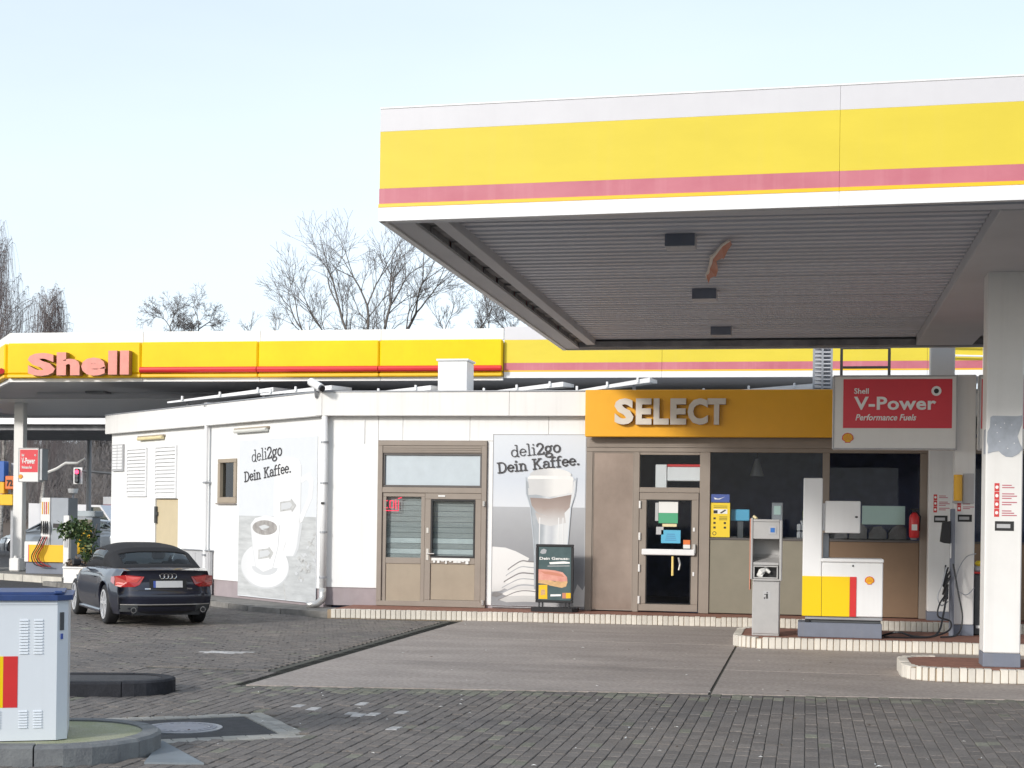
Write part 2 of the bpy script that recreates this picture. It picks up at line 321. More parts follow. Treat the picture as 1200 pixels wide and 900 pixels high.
def put(me, name, parent, loc, rz=0., sc=None):
    """a part that shares mesh data; loc is a world place"""
    o = bpy.data.objects.new(name, me); COL.objects.link(o)
    if parent is not None:
        I = INV(parent); o.parent = parent; o.location = I @ Vector(loc); o.rotation_euler = (0, 0, rz + (I.to_euler().z))
    else: o.location = loc; o.rotation_euler = (0, 0, rz)
    if sc: o.scale = sc
    return o
def clone(root, loc, rz, label, group=None):
    def cp(o, par):
        c = o.copy(); COL.objects.link(c); c.parent = par
        for ch in o.children: cp(ch, c)
        return c
    r = cp(root, None); r.location = loc; r.rotation_euler = (0, 0, rz); r['label'] = label
    if group: r['group'] = group
    return r
def frame_ring(mb, x0, x1, z0, z1, w, y0, y1, mi=0, bev=.004):
    """rectangular frame in the XZ plane, pieces butted"""
    mb.box(x0, x1, y0, y1, z1 - w, z1, mi, bev); mb.box(x0, x1, y0, y1, z0, z0 + w, mi, bev)
    mb.box(x0, x0 + w, y0, y1, z0 + w, z1 - w, mi, bev); mb.box(x1 - w, x1, y0, y1, z0 + w, z1 - w, mi, bev)
def text_mesh(txt, width, height, depth, bold=0., space=1., shear=0.):
    """lettering as a mesh in XZ, lower-left at the origin, facing -Y, depth along +Y"""
    c = bpy.data.curves.new('lettering', 'FONT'); c.body = txt; c.size = 1; c.offset = bold; c.extrude = .5; c.space_character = space; c.shear = shear; c.resolution_u = 3
    o = bpy.data.objects.new('lettering', c); COL.objects.link(o)
    dg = bpy.context.evaluated_depsgraph_get(); dg.update()
    me = bpy.data.meshes.new_from_object(o.evaluated_get(dg)); bpy.data.objects.remove(o); bpy.data.curves.remove(c)
    n = len(me.vertices); co = np.empty(n * 3); me.vertices.foreach_get('co', co); co = co.reshape(-1, 3)
    fs = [tuple(p.vertices) for p in me.polygons]; nrm = [p.normal.z for p in me.polygons]
    bpy.data.meshes.remove(me)
    lo = co.min(0); hi = co.max(0)
    vs = [((p[0] - lo[0]) / (hi[0] - lo[0]) * width, (.5 - p[2]) * depth, (p[1] - lo[1]) / (hi[1] - lo[1]) * height) for p in co]
    return vs, fs, nrm
def lettering(txt, x, y, z, w, h, d, mats, parent, name='lettering', bold=0., rot=0., xf=None, space=1., shear=0., two=False):
    vs, fs, nrm = text_mesh(txt, w, h, d, bold, space, shear)
    c, s_ = math.cos(rot), math.sin(rot)
    vs = [(x + p[0] * c - p[2] * s_, y + p[1], z + p[0] * s_ + p[2] * c) for p in vs]
    mb = MB(xf); mb.add(vs, fs); mb.m = [0 if (not two or nn > .7) else 1 for nn in nrm]
    return mb.build(name, mats, parent)
# slab-serif stroke letters for the coffee posters
def stroke_word(mb, word, x, z, h, y0, y1, wt, adv=1., rot=0., bolds=None, mi=0, pitch=None):
    """h = x-height scale; glyphs built from thick strokes"""
    E = lambda cx_, cz_, rx, rz_, a0, a1, n=14: [(cx_ + rx * math.cos(R(a0 + (a1 - a0) * i / n)), cz_ + rz_ * math.sin(R(a0 + (a1 - a0) * i / n))) for i in range(n + 1)]
    G = {
        'd': (.62, [E(.27, .32, .23, .30, 20, 340), [(.5, 0), (.5, 1)], [(.36, 1), (.5, 1)], [(.5, 0), (.62, 0)]]),
        'e': (.54, [E(.27, .32, .23, .30, 0, 320), [(.04, .34), (.5, .34)]]),
        'l': (.32, [[(.16, 0), (.16, 1)], [(.02, 1), (.16, 1)], [(.02, 0), (.30, 0)]]),
        'i': (.32, [[(.16, 0), (.16, .62)], [(.02, .62), (.16, .62)], [(.02, 0), (.30, 0)], [(.16, .84), (.16, .92)]]),
        '2': (.60, [E(.28, .66, .23, .26, 170, -30) + [(.06, .04)], [(.05, 0), (.55, 0)], [(.55, 0), (.55, .14)]]),
        'g': (.60, [E(.25, .38, .20, .23, 0, 360), E(.27, -.17, .25, .17, 0, 360), [(.14, .16), (.10, .05), (.30, .0)], [(.42, .55), (.58, .62)]]),
        'o': (.58, [E(.28, .31, .24, .30, 0, 360)]),
        'D': (.78, [[(.16, 0), (.16, .92)], [(.02, .92), (.34, .92)], [(.02, 0), (.34, 0)], E(.34, .46, .36, .46, 90, -90)]),
        'n': (.68, [[(.14, 0), (.14, .62)], [(.02, .62), (.14, .62)], [(.02, 0), (.26, 0)], E(.32, .38, .19, .24, 175, 0) + [(.51, 0)], [(.40, 0), (.64, 0)]]),
        'K': (.80, [[(.16, 0), (.16, .92)], [(.02, .92), (.30, .92)], [(.02, 0), (.30, 0)], [(.64, .92), (.18, .40)], [(.32, .56), (.66, 0)], [(.52, .92), (.76, .92)], [(.52, 0), (.80, 0)]]),
        'a': (.58, [E(.27, .42, .20, .20, 160, 0) + [(.47, .04), (.58, 0)], E(.24, .18, .19, .18, 60, 330)]),
        'f': (.42, [[(.16, 0), (.16, .70)] + E(.34, .74, .18, .20, 170, 60), [(.02, .60), (.36, .60)], [(.02, 0), (.32, 0)]]),
        '.': (.26, [[(.12, .02), (.12, .08)]]), ' ': (.34, [])}
    c, s_ = math.cos(rot), math.sin(rot); cur = 0.; k = 0
    for ci, ch in enumerate(word):
        w_, strokes = G[ch]; t = wt * (1.65 if (bolds and ci in bolds) else 1)
        for st in strokes:
            for (ax, az), (bx, bz) in zip(st[:-1], st[1:]):
                dx, dz = bx - ax, bz - az; L_ = math.hypot(dx, dz) or 1e-6; nx, nz_ = -dz / L_ * t / 2, dx / L_ * t / 2; ex, ez = dx / L_ * t * .3, dz / L_ * t * .3
                if ch == '.' or (ch == 'i' and az > .8): nx *= 1.4; nz_ *= 1.4; ex *= 1.4; ez *= 1.4
                q = [(ax - ex + nx, az - ez + nz_), (bx + ex + nx, bz + ez + nz_), (bx + ex - nx, bz + ez - nz_), (ax - ex - nx, az - ez - nz_)]
                q = [((px + cur) * h * adv, pz * h) for px, pz in q]
                q = [(x + px * c - pz * s_, z + px * s_ + pz * c) for px, pz in q]
                yy = y0 - (k % 7) * .00012; k += 1
                mb.prism(q, yy, y1, mi, 'y')
        cur += w_ + .06
    return cur * h * adv
def pecten(cx_, cz_, r, y, parent, xf=None, name='shell_emblem'):
    """scallop emblem: red outline, yellow shell, red rays"""
    def outline(k):
        pts = []
        n = 7
        for i in range(n * 5 + 1):
            a = R(205 - 230 * i / (n * 5)); b = 1 + .055 * abs(math.sin(math.pi * i / 5))
            pts.append((k * r * 1.02 * b * math.cos(a), k * r * (.92 * b * math.sin(a)) + .02 * r))
        pts += [(k * r * .52, -k * r * .62), (k * r * .48, -k * r * .86), (-k * r * .48, -k * r * .86), (-k * r * .52, -k * r * .62)]
        return pts
    mb = MB(xf); mb.prism([(cx_ + a, cz_ + b) for a, b in outline(1.)], y, y - .006, 0, 'y')
    mb.prism([(cx_ + a, cz_ + b) for a, b in outline(.84)], y - .0065, y - .010, 1, 'y')
    for a in (-52, -34, -17, 0, 17, 34, 52):
        s0 = Vector((math.sin(R(a)), math.cos(R(a)))); p0 = Vector((0, -r * .62)) + s0 * r * .35; p1 = Vector((0, -r * .62)) + s0 * r * (1.18 + .14 * math.cos(R(a * 1.6)))
        nn = Vector((s0.y, -s0.x)) * r * .022
        mb.prism([(cx_ + q.x, cz_ + q.y) for q in (p0 - nn, p1 - nn * 1.3, p1 + nn * 1.3, p0 + nn)], y - .0105, y - .012, 0, 'y')
    return mb.build(name, ['bright_red', 'pecten_yellow'], parent)

# ================================================================== THE GROUND
g = MB(); g.add([(-900, -300, -.10), (900, -300, -.10), (900, 1500, -.10), (-900, 1500, -.10)], [(0, 1, 2, 3)])
structure(g.build('ground', 'grass_verge'))
g = MB(); g.box(-60, 40, -40, 60, -.09, -.013); structure(g.build('forecourt_bed', 'joint'))
g = MB(); g.box(-120, 60, 60.02, 84, -.09, -.03); structure(g.build('road', 'asphalt'))
g = MB(); g.box(-60, -13.5, 27, 60, -.0125, -.004); structure(g.build('asphalt_lane', 'asphalt'))
g = MB(); g.box(-60, 40, -40, 9.6, -.0125, -.003); structure(g.build('rear_lane', 'asphalt'))

# concrete slabs
SLFX = lambda x: 15.30 + (x + 5.75) * .142
slabs = structure(thing('concrete_apron', None, None))
xs = [-5.75, -.96, 3.8, 8.6]
for i in range(3):
    for (a, b) in ((None, 18.55), (18.565, 22.2), (22.215, 26.2)):
        x0, x1 = xs[i] + (.02 if i else 0), xs[i + 1] - .015
        ya, yb = (SLFX(x0), SLFX(x1)) if a is None else (a, a)
        MB().prism([(x0, ya), (x1, yb), (x1, b), (x0, b)], -.08, random.uniform(-.002, .001)).build('slab', 'concrete', slabs)
# drain channel beside the apron
dr = structure(thing('drain_channel', None, None))
for k in range(21):
    y0 = 15.3 + k * .49
    mb = MB(); mb.box(-5.985, -5.765, y0, y0 + .48, -.08, -.016, 0, .002)
    for q in range(8): mb.box(-5.95, -5.80, y0 + .02 + q * .058, y0 + .05 + q * .058, -.0158, -.012, 1)
    mb.build('drain_grate', ['drain_black', 'drain_black'], dr)

# pavers: the nearest 300 as single pieces, the rest one mass
def inside(px, py, poly):
    c = False; n = len(poly)
    for i in range(n):
        (x1, y1), (x2, y2) = poly[i], poly[(i + 1) % n]
        if (y1 > py) != (y2 > py) and px < (x2 - x1) * (py - y1) / (y2 - y1) + x1: c = not c
    return c
def island_outline(tip, d, w, back, n=12, rr=None, sq=1.):
    """rounded-end island: tip is the rounded end, d the unit vector along towards the tip"""
    d = Vector(d).normalized(); nn = Vector((-d.y, d.x)); r = w / 2; c = Vector(tip) - d * r * sq
    pts = [c - d * back - nn * r]
    for i in range(n + 1):
        a = -90 + 180 * i / n; pts.append(c + d * r * sq * math.cos(R(a)) + nn * r * math.sin(R(a)))
    pts.append(c - d * back + nn * r)
    return [(p.x, p.y) for p in pts]
DI = (.962, .272)
ISL_FG = island_outline((-4.78, 10.93), DI, 1.55, 6)
ISL_BK = island_outline((-6.20, 14.52), DI, .92, 6)
man_c = Vector((-4.98, 12.02)); md = Vector((.57, -.822)); mn = Vector((.822, .57))
def rectpts(c, a, b, ha, hb): return [tuple(c + a * sa * ha + b * sb * hb) for sa, sb in ((-1, -1), (1, -1), (1, 1), (-1, 1))]
MC = Vector((-5.02, 12.12))
MAN_OUT = rectpts(MC, md, mn, .80, .80)
MAN_IN = rectpts(MC, md, mn, .58, .58)
def shrink(poly, k):
    c = Vector((sum(p[0] for p in poly) / len(poly), sum(p[1] for p in poly) / len(poly)))
    return [tuple(c + (Vector(p) - c) * k) for p in poly]
paving = structure(thing('block_paving', None, None))
cand = []
painted = [(-4.61, 13.79), (-4.48, 13.66), (-4.02, 13.32), (-3.8, 13.42), (-3.64, 13.65), (-3.39, 12.63), (-4.18, 14.13), (-3.9, 13.3)]
for i in range(121):                                   # rows that run away from the camera
    x = -7.6 + i * .105
    for j in range(34):
        y = 9.7 + j * .205 + (.1025 if i % 2 else 0)
        if y > 16.9: continue
        if x > -5.9 and y + .1 > SLFX(x) - .02: continue
        cand.append((x, y, 0))
for i in range(135):                                   # bonded the other way round by the building
    y = 15.4 + i * .105
    for j in range(52):
        x = -16.2 + j * .205 + (.1025 if i % 2 else 0)
        if x > -6.08: continue
        if y < 16.86 and x > -7.5: continue
        if y > 25.4 + max(0, (-8.12 - x)) * .86: continue
        cand.append((x, y, 1))
items = []
for (x, y, o) in cand:
    if inside(x, y, ISL_FG) or inside(x, y, ISL_BK) or inside(x, y, MAN_OUT): continue
    mi = 0
    for (px, py) in painted:
        if abs(x - px) < .055 and abs(y - py) < .105: mi = 2
    if o == 1 and ((x + 7.45) / .42) ** 2 + ((y - 18.8) / .16) ** 2 < 1 and random.random() < .75: mi = 2
    if mi == 0:
        dist = abs(y - SLFX(x)) if x > -6 else 9
        if dist < .6 and random.random() < .9 - dist: mi = 1
        elif random.random() < .03: mi = 1
    items.append((x, y, o, mi))
PV = {}
def paver_geo(L_, W_, z=0.):
    a, b = L_ / 2 + .0012, W_ / 2 + .0012; c = .005
    vs = [(-a, -b, -.03), (a, -b, -.03), (a, b, -.03), (-a, b, -.03), (-a, -b, z - .004), (a, -b, z - .004), (a, b, z - .004), (-a, b, z - .004), (-a + c, -b + c, z), (a - c, -b + c, z), (a - c, b - c, z), (-a + c, b - c, z)]
    fs = [(8, 9, 10, 11)] + [(k, (k + 1) % 4, 4 + (k + 1) % 4, 4 + k) for k in range(4)] + [(4 + k, 4 + (k + 1) % 4, 8 + (k + 1) % 4, 8 + k) for k in range(4)]
    return vs, fs
pvm = ['paver', 'paver_moss', 'paver_painted']
for k, m_ in enumerate(pvm):
    vs, fs = paver_geo(.098, .198); mb = MB(); mb.add(vs, fs); me_o = mb.build('paver', m_, paving); PV[k] = me_o.data
    bpy.data.objects.remove(me_o)
vis = [it for it in items if it[2] == 0 and it[1] > 10.9 and -4.9 < it[0] < 1.8]
vis.sort(key=lambda t: t[1] + .15 * abs(t[0] + 1.2)); near = set(map(id, vis[:290]))
mb = MB()
for it in items:
    x, y, o, mi = it; dz = random.uniform(-.0035, .0035)
    if id(it) in near:
        ob = put(PV[mi], 'paver', paving, (x, y, dz), random.uniform(-.012, .012)); continue
    vs, fs = paver_geo(.098, .198) if o == 0 else paver_geo(.198, .098)
    a = random.uniform(-.012, .012); tx, ty = random.uniform(-.02, .02), random.uniform(-.02, .02)
    mb.add([(x + p[0] - a * p[1], y + p[1] + a * p[0], p[2] + dz + (p[0] * tx + p[1] * ty if p[2] > -.02 else 0)) for p in vs], fs, mi)
o = mb.build('paver', pvm, paving); o['kind'] = 'stuff'
# pale paver border round the manhole, with tarmac inside
mb = MB(); mb.prism(MAN_IN, -.06, -.006); mb.build('tarmac_infill', 'asphalt', paving)
bord = MB(); nb = 0
for (a, b) in ((md, mn), (mn, -md), (-md, -mn), (-mn, md)):
    for row in (0, 1):
        for k in range(8 if row == 0 else 7):
            s_ = -.80 + .1 + k * .2 + (row * .1)
            if s_ > .80 - .11: continue
            c = MC + b * (.75 - row * .105) + a * s_
            vs, fs = paver_geo(.19, .098); an = math.atan2(a.y, a.x)
            mbb = MB(place_frame((c.x, c.y, random.uniform(-.002, .002) + .002 * row), an)); mbb.add(vs, fs); mbb.build('border_paver', 'paver_light', paving)
mh = thing('manhole_cover', 'round light grey iron manhole cover in a square of pale pavers', 'manhole cover', (-5.10, 12.10, -.006))
mb = MB(place_frame((-5.10, 12.10, 0))); mb.disc((0, 0), .33, -.02, .002, 36, 0, 'z'); mb.build('rim', 'galv', mh)
mb = MB(place_frame((-5.10, 12.10, 0))); mb.disc((0, 0), .285, .0025, .007, 36, 0, 'z')
for k in range(24):
    a = k * math.pi / 12; mb.box(math.cos(a) * .235 - .012, math.cos(a) * .235 + .012, math.sin(a) * .235 - .012, math.sin(a) * .235 + .012, .007, .010, 0)
mb.build('lid', 'cast_iron', mh)
mb = MB(); mb.prism([(-4.93, 11.30), (-4.62, 10.28), (-4.20, 10.36)], -.01, .012); structure(mb.build('pale_paving_wedge', 'blue_slab'))

def kerbed_island(name, outline, h, kmat, topmat, width=.13, zt=None, closed=True):
    st = structure(thing(name, None, None))
    n = len(outline); c = Vector((sum(p[0] for p in outline) / n, sum(p[1] for p in outline) / n))
    V = [Vector(p) for p in outline]
    # inner ring by offsetting
    inner = []
    for i in range(n):
        a = (V[i] - V[i - 1]).normalized() if i else (V[1] - V[0]).normalized(); b = (V[(i + 1) % n] - V[i]).normalized() if i < n - 1 else a
        na = Vector((-a.y, a.x)); nb_ = Vector((-b.y, b.x)); m_ = (na + nb_).normalized(); inner.append(V[i] + m_ * width / max(.5, m_.dot(na)))
    # kerb stones along the outline, about 0.8 m long
    seg = [0.]; stones = []; cur = [0]
    for i in range(1, n):
        L_ = (V[i] - V[i - 1]).length
        if L_ > 1.1:
            if len(cur) > 1: stones.append(cur)
            k = int(round(L_ / .9)); 
            for q in range(k): stones.append((i - 1, i, q / k, (q + 1) / k))
            cur = [i]
        else:
            cur.append(i)
            if sum((V[cur[t + 1]] - V[cur[t]]).length for t in range(len(cur) - 1)) > .75: stones.append(cur); cur = [i]
    if len(cur) > 1: stones.append(cur)
    for sn in stones:
        if isinstance(sn, tuple):
            i, j, t0, t1 = sn; g0 = .005 / (V[j] - V[i]).length
            o_ = [V[i].lerp(V[j], t0 + g0), V[i].lerp(V[j], t1 - g0)]; in_ = [inner[i].lerp(inner[j], t0 + g0), inner[i].lerp(inner[j], t1 - g0)]
        else:
            o_ = [V[k] for k in sn]; in_ = [inner[k] for k in sn]
            o_[0] = o_[0].lerp(o_[1], .03); in_[0] = in_[0].lerp(in_[1], .03)
        dz = random.uniform(-.004, .004); m = len(o_); mb = MB()
        rows = []
        for P, z in ((o_, -.05), (o_, h - .02 + dz), (None, h + dz), (in_, h + dz), (in_, -.05)):
            if P is None: P = [a.lerp(b, .17) for a, b in zip(o_, in_)]
            rows.append([(p.x, p.y, z) for p in P])
        vs = [p for r in rows for p in r]; fs = [(r * m + k, r * m + k + 1, (r + 1) * m + k + 1, (r + 1) * m + k) for r in range(4) for k in range(m - 1)]
        fs += [tuple(r * m for r in range(5))[::-1], tuple(r * m + m - 1 for r in range(5))]
        mb.add(vs, fs); mb.build('kerb_stone', kmat, st)
    mb = MB(); mb.prism([tuple(p) for p in inner], -.05, (zt if zt is not None else h - .012)); mb.build('infill', topmat, st)
    return st
kerbed_island('near_island', ISL_FG, .14, 'kerb_grey', 'moss_top', .14)
kerbed_island('dark_island', ISL_BK, .14, 'kerb_black', 'asphalt', .13)

# tiled islands and the platform in front of the shop
_t = MB(); _t.box(-.0405, .0405, -.06, .06, 0, .156, 0, .006); _to = _t.build('tile', 'tile_white'); TILE = _to.data; bpy.data.objects.remove(_to)
def tiled_edge(path, parent, zmax=.0, step=.0885):
    P = [Vector(p) for p in path]; d = 0.; L_ = [0]
    for a, b in zip(P[:-1], P[1:]): L_.append(L_[-1] + (b - a).length)
    marks = []; s_ = 0.
    while s_ < L_[-1]:
        i = max(j for j in range(len(P) - 1) if L_[j] <= s_ + .001); w_ = .072 if L_[i + 1] - L_[i] < .12 else step
        marks.append((s_ + w_ / 2, w_ / step)); s_ += w_
    for s_, ws in marks:
        if s_ > L_[-1]: break
        for i in range(len(P) - 1):
            if L_[i] <= s_ <= L_[i + 1]: break
        t = (s_ - L_[i]) / (L_[i + 1] - L_[i]); p = P[i].lerp(P[i + 1], t); a = P[i + 1] - P[i]
        q = put(TILE, 'tile', parent, (p.x, p.y, random.uniform(-.004, .003)), math.atan2(a.y, a.x) + random.uniform(-.015, .015))
        if random.random() < .035: q.location.z -= .02
        q.scale = (random.uniform(.93, 1.03) * ws, 1, 1)
plat = structure(thing('shop_platform', None, None))
path = [(-8.10, 25.68), (-4.9, 25.90), (.3, 26.10), (6.0, 26.22)]
tiled_edge(path, plat)
mb = MB(); mb.prism([(-8.13, 25.80), (-4.9, 26.0), (.3, 26.2), (6.0, 26.32), (6.0, 27.2), (-8.13, 27.2)], -.05, .145); mb.build('platform_top', 'red_paving', plat)
mb = MB(); mb.prism([(-8.16, 25.635), (-4.9, 25.855), (.3, 26.055), (6.0, 26.175), (6.0, 26.3), (.3, 26.18), (-4.9, 25.98), (-8.16, 25.76)], -.05, .142); mb.build('grout_bed', 'grout', plat)
OW = Vector((-.748, .664)); ON = Vector((-.664, -.748))            # the oblique wall: along it, and its outward normal
P0 = Vector((-8.72, 27.1))
def OB(t, o=0.): q = P0 + OW * t + ON * o; return (q.x, q.y)
foot = structure(thing('side_footway', None, None))
kp = [(-8.17, 25.72), (-9.25, 26.30), (-10.05, 26.78), OB(3.4, .95), OB(6, .95), OB(11.5, .95)]
K = [Vector(p) for p in kp]
for a, b in zip(K[:-1], K[1:]):
    n_ = max(1, int(round((b - a).length / .85))); d = (b - a).normalized(); nn = Vector((-d.y, d.x)) * -1
    for q in range(n_):
        p = a.lerp(b, (q + .012) / n_); r_ = a.lerp(b, (q + 1 - .012) / n_)
        o = MB().prism([tuple(p), tuple(p + nn * .14), tuple(r_ + nn * .14), tuple(r_)][::-1], -.05, .10 + random.uniform(-.008, .006)).build('kerb_stone', 'kerb_stone', foot)
mb = MB(); mb.prism([tuple(K[0] + Vector((.0, .13))), (-9.2, 26.44), (-9.98, 26.92), OB(3.5, .81), OB(11.5, .81), OB(11.5, .0), OB(0, .0), (-8.17, 27.1)][::-1], -.05, .09); mb.build('footway_top', 'kerb_stone', foot)

def tiled_island(name, x0, x1, y0, y1, h=.15):
    st = structure(thing(name, None, None)); r = min(.42, (y1 - y0) / 2)
    pts = [(x1, y0)]
    pts += [(x0 + r - r * math.sin(R(a)), y0 + r - r * math.cos(R(a))) for a in range(0, 91, 10)]
    pts += [(x0 + r - r * math.cos(R(a)), y1 - r + r * math.sin(R(a))) for a in range(0, 91, 10)]
    pts += [(x1, y1)]
    tiled_edge(pts[:-1], st)
    ins = []
    cxy = Vector(((x0 + x1) / 2, (y0 + y1) / 2))
    q = [(max(p[0], x0), p[1]) for p in pts]
    def off(k):
        rr = r - k; o_ = [(x1, y0 + k)]
        o_ += [(x0 + r - rr * math.sin(R(a)), y0 + r - rr * math.cos(R(a))) for a in range(0, 91, 10)]
        o_ += [(x0 + r - rr * math.cos(R(a)), y1 - r + rr * math.sin(R(a))) for a in range(0, 91, 10)] + [(x1, y1 - k)]; return o_[::-1]
    MB().prism(off(.055), -.05, h - .005).build('island_top', 'red_paving', st)
    MB().prism(off(-.045), -.05, .138).build('grout_bed', 'grout', st)
    return st
tiled_island('pump_island', -.95, 6.5, 21.85, 23.95)
tiled_island('column_island', 1.16, 6.5, 18.02, 19.6)

# ================================================================== THE SHOP
YF = 27.1
shop = thing('petrol_station_shop', 'single-storey white flat-roofed filling station shop with taupe doors and dark windows', 'building', (0, YF, 0))
def fbox(name, m, x0, x1, z0, z1, y0=YF, y1=YF + .2, bev=.004, parent=shop): return MB().box(x0, x1, y0, y1, z0, z1, 0, bev).build(name, m, parent)
# rendered wall panels of the front, left of the orange sign
for (x0, x1, z0, z1) in ((-8.72, -7.70, .46, 3.62), (-7.695, -7.24, 3.16, 3.62), (-7.235, -5.99, 3.16, 3.62), (-5.985, -4.55, 3.16, 3.62), (-5.655, -4.55, .2, 3.155), (-4.545, -3.86, .2, 3.62)):
    fbox('wall_panel', 'wall_white', x0, x1, z0, z1)
fbox('plinth', 'plinth', -8.70, -7.70, .13, .457, YF + .02)
fbox('plinth', 'plinth', -5.655, -3.86, .13, .2, YF + .02)
# joint cover strip seen left of the door
fbox('cover_strip', 'white_metal', -7.98, -7.955, 3.1, 3.55, YF - .012, YF)
# parapet in panels with butt joints
px = [-8.86, -5.24, -3.75, .5, 6.0]
for a, b in zip(px[:-1], px[1:]): fbox('parapet_panel', 'parapet_white', a + .002, b - .002, 3.60, 4.03, YF - .16, YF - .02, .006)
for a, b in zip(px[:-1], px[1:]): fbox('parapet_cap', 'galv', a + .002, b - .002, 4.032, 4.055, YF - .175, YF + .02, .004)
fbox('parapet_soffit', 'parapet_white', -8.7, 6.0, 3.625, 3.68, YF - .02, YF + .02, 0)
# oblique wall: frame t runs along -> local x, outward -> local -y
oang = math.atan2(OW.y, OW.x)          # local +x along the wall
OX = place_frame((P0.x, P0.y, 0), oang)
# local y: rotate90 of OW = (-.664,-.748) = outward. so outward is +y
def obox(name, m, t0, t1, z0, z1, o0=-.2, o1=0., bev=.004, parent=shop, mi=0): return MB(OX).box(t0, t1, o0, o1, z0, z1, mi, bev).build(name, m, parent)
holes = [(3.72, 4.66, 2.0, 2.9)]
obox('wall_panel', 'wall_white', .0, 3.43, .42, 3.62); obox('wall_panel', 'wall_white', 3.431, 4.24, 2.9, 3.62); obox('wall_panel', 'wall_white', 3.431, 4.24, .42, 2.0)
obox('wall_panel', 'wall_white', 4.241, 6.14, .42, 3.62); obox('wall_panel', 'wall_white', 6.141, 7.30, 2.085, 3.62); obox('wall_panel', 'wall_white', 7.301, 9.72, .42, 3.62)
obox('plinth', 'plinth', .01, 6.14, .08, .417, -.2, -.02); obox('plinth', 'plinth', 7.31, 9.70, .08, .417, -.2, -.02)
obox('parapet_panel', 'parapet_white', -.10, 4.70, 3.60, 4.03, .02, .14, .006); obox('parapet_panel', 'parapet_white', 4.705, 9.80, 3.60, 4.03, .02, .14, .006)
obox('parapet_cap', 'galv', -.10, 9.82, 4.032, 4.055, -.02, .155); obox('parapet_soffit', 'parapet_white', -.05, 9.75, 3.625, 3.68, -.02, .02, 0)
# corner white trim, roof, back and end walls
e1 = Vector(OB(10.6)); 
MB().prism([(-8.71, YF + .05), tuple(Vector(OB(.05, -.1))), tuple(Vector(OB(9.65, -.1))), (-14.4, 40.0), (6.0, 40.0), (6.0, YF + .05)][::-1], 3.70, 3.95).build('roof', 'galv', shop)
q0 = Vector(OB(9.72)); MB().prism([tuple(q0), (q0.x + 1.9, q0.y + 5.0), (q0.x + 2.1, q0.y + 5.0), (q0.x + .24, q0.y - .1)], .0, 3.9).build('end_wall', 'wall_white', shop)
MB().box(-14.0, 6.0, 39.8, 40, 0, 3.9).build('rear_wall', 'wall_white', shop)
MB().box(5.8, 6.0, YF + .25, 39.8, 0, 3.9).build('side_wall', 'wall_white', shop)
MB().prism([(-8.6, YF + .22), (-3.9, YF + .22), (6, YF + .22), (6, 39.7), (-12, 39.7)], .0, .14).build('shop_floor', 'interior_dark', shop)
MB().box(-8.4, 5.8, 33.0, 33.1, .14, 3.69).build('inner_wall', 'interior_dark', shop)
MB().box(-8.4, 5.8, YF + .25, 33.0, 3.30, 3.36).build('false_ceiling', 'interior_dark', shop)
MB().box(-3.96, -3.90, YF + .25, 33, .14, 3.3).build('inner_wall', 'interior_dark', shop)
# ---- taupe double door with transom
dd = MB(); frame_ring(dd, -7.69, -5.66, .15, 3.155, .09, YF - .05, YF + .10, 0, .006)
dd.box(-7.6, -5.75, YF - .035, YF + .10, 2.93, 3.065, 0, .004); dd.box(-7.6, -5.75, YF - .045, YF + .08, 2.21, 2.31, 0, .004)
for k in range(3): dd.box(-7.58, -5.77, YF - .047, YF - .0355, 2.95 + k * .036, 2.972 + k * .036, 0, .002)
doorframe = dd.build('door_frame', 'taupe', shop)
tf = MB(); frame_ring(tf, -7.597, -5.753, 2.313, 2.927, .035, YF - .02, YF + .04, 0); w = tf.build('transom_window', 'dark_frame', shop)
MB().box(-7.56, -5.79, YF + .012, YF + .02, 2.35, 2.89).build('pane', 'glass_pale', w)  # pale colour stands in for bright sky reflected in the transom
lf = MB(); frame_ring(lf, -7.597, -6.80, .163, 2.207, .07, YF - .02, YF + .04, 0); lf.box(-7.527, -6.87, YF - .016, YF + .036, .92, 1.03, 0, .004)
L1 = lf.build('door_leaf', 'taupe', shop)
MB().box(-7.525, -6.872, YF + .002, YF + .012, 1.032, 2.135).build('pane', 'window_glass', L1)
MB().box(-7.525, -6.872, YF - .004, YF + .012, .235, .918, 0, .004).build('lower_panel', 'taupe_panel', L1)
lf = MB(); frame_ring(lf, -6.795, -5.753, .163, 2.207, .11, YF - .035, YF + .04, 0, .006); lf.box(-6.685, -5.863, YF - .03, YF + .036, .93, 1.04, 0, .004)
L2 = lf.build('door_leaf', 'taupe', shop)
MB().box(-6.683, -5.865, YF + .002, YF + .012, 1.042, 2.095).build('pane', 'window_glass', L2)
mb = MB(); frame_ring(mb, -6.683, -5.865, 1.042, 2.095, .03, YF - .038, YF + .001, 0, .002); mb.build('glazing_gasket', 'black', L2)
MB().box(-6.683, -5.865, YF - .012, YF + .012, .275, .928, 0, .004).build('lower_panel', 'taupe_panel', L2)
mb = MB(); mb.tube([(-6.74, YF - .04, 1.11), (-6.74, YF - .09, 1.11), (-6.60, YF - .09, 1.11)], .011, 8); mb.box(-6.765, -6.715, YF - .045, YF - .036, .99, 1.20, 0, .003); mb.build('handle', 'steel', L2)
mb = MB(); mb.box(-6.765, -6.72, YF - .046, YF - .036, 1.48, 1.58, 0, .003); mb.build('lock', 'steel', L2)
for z in (.20, 1.98): MB().tube([(-5.70, YF - .07, z), (-5.70, YF - .07, z + .09)], .022, 8).build('hinge', 'steel', L2)
mb = MB(); mb.box(-6.66, -5.95, YF - .047, YF - .040, .985, 1.035, 0, .002)
rs = random.Random(3)
for k in range(9): x = -6.63 + k * .075; mb.box(x, x + rs.uniform(.03, .07), YF - .046, YF - .0405, .985 - rs.uniform(.01, .06), .984, 0)
mb.build('torn_sticker', 'paper_white', L2)
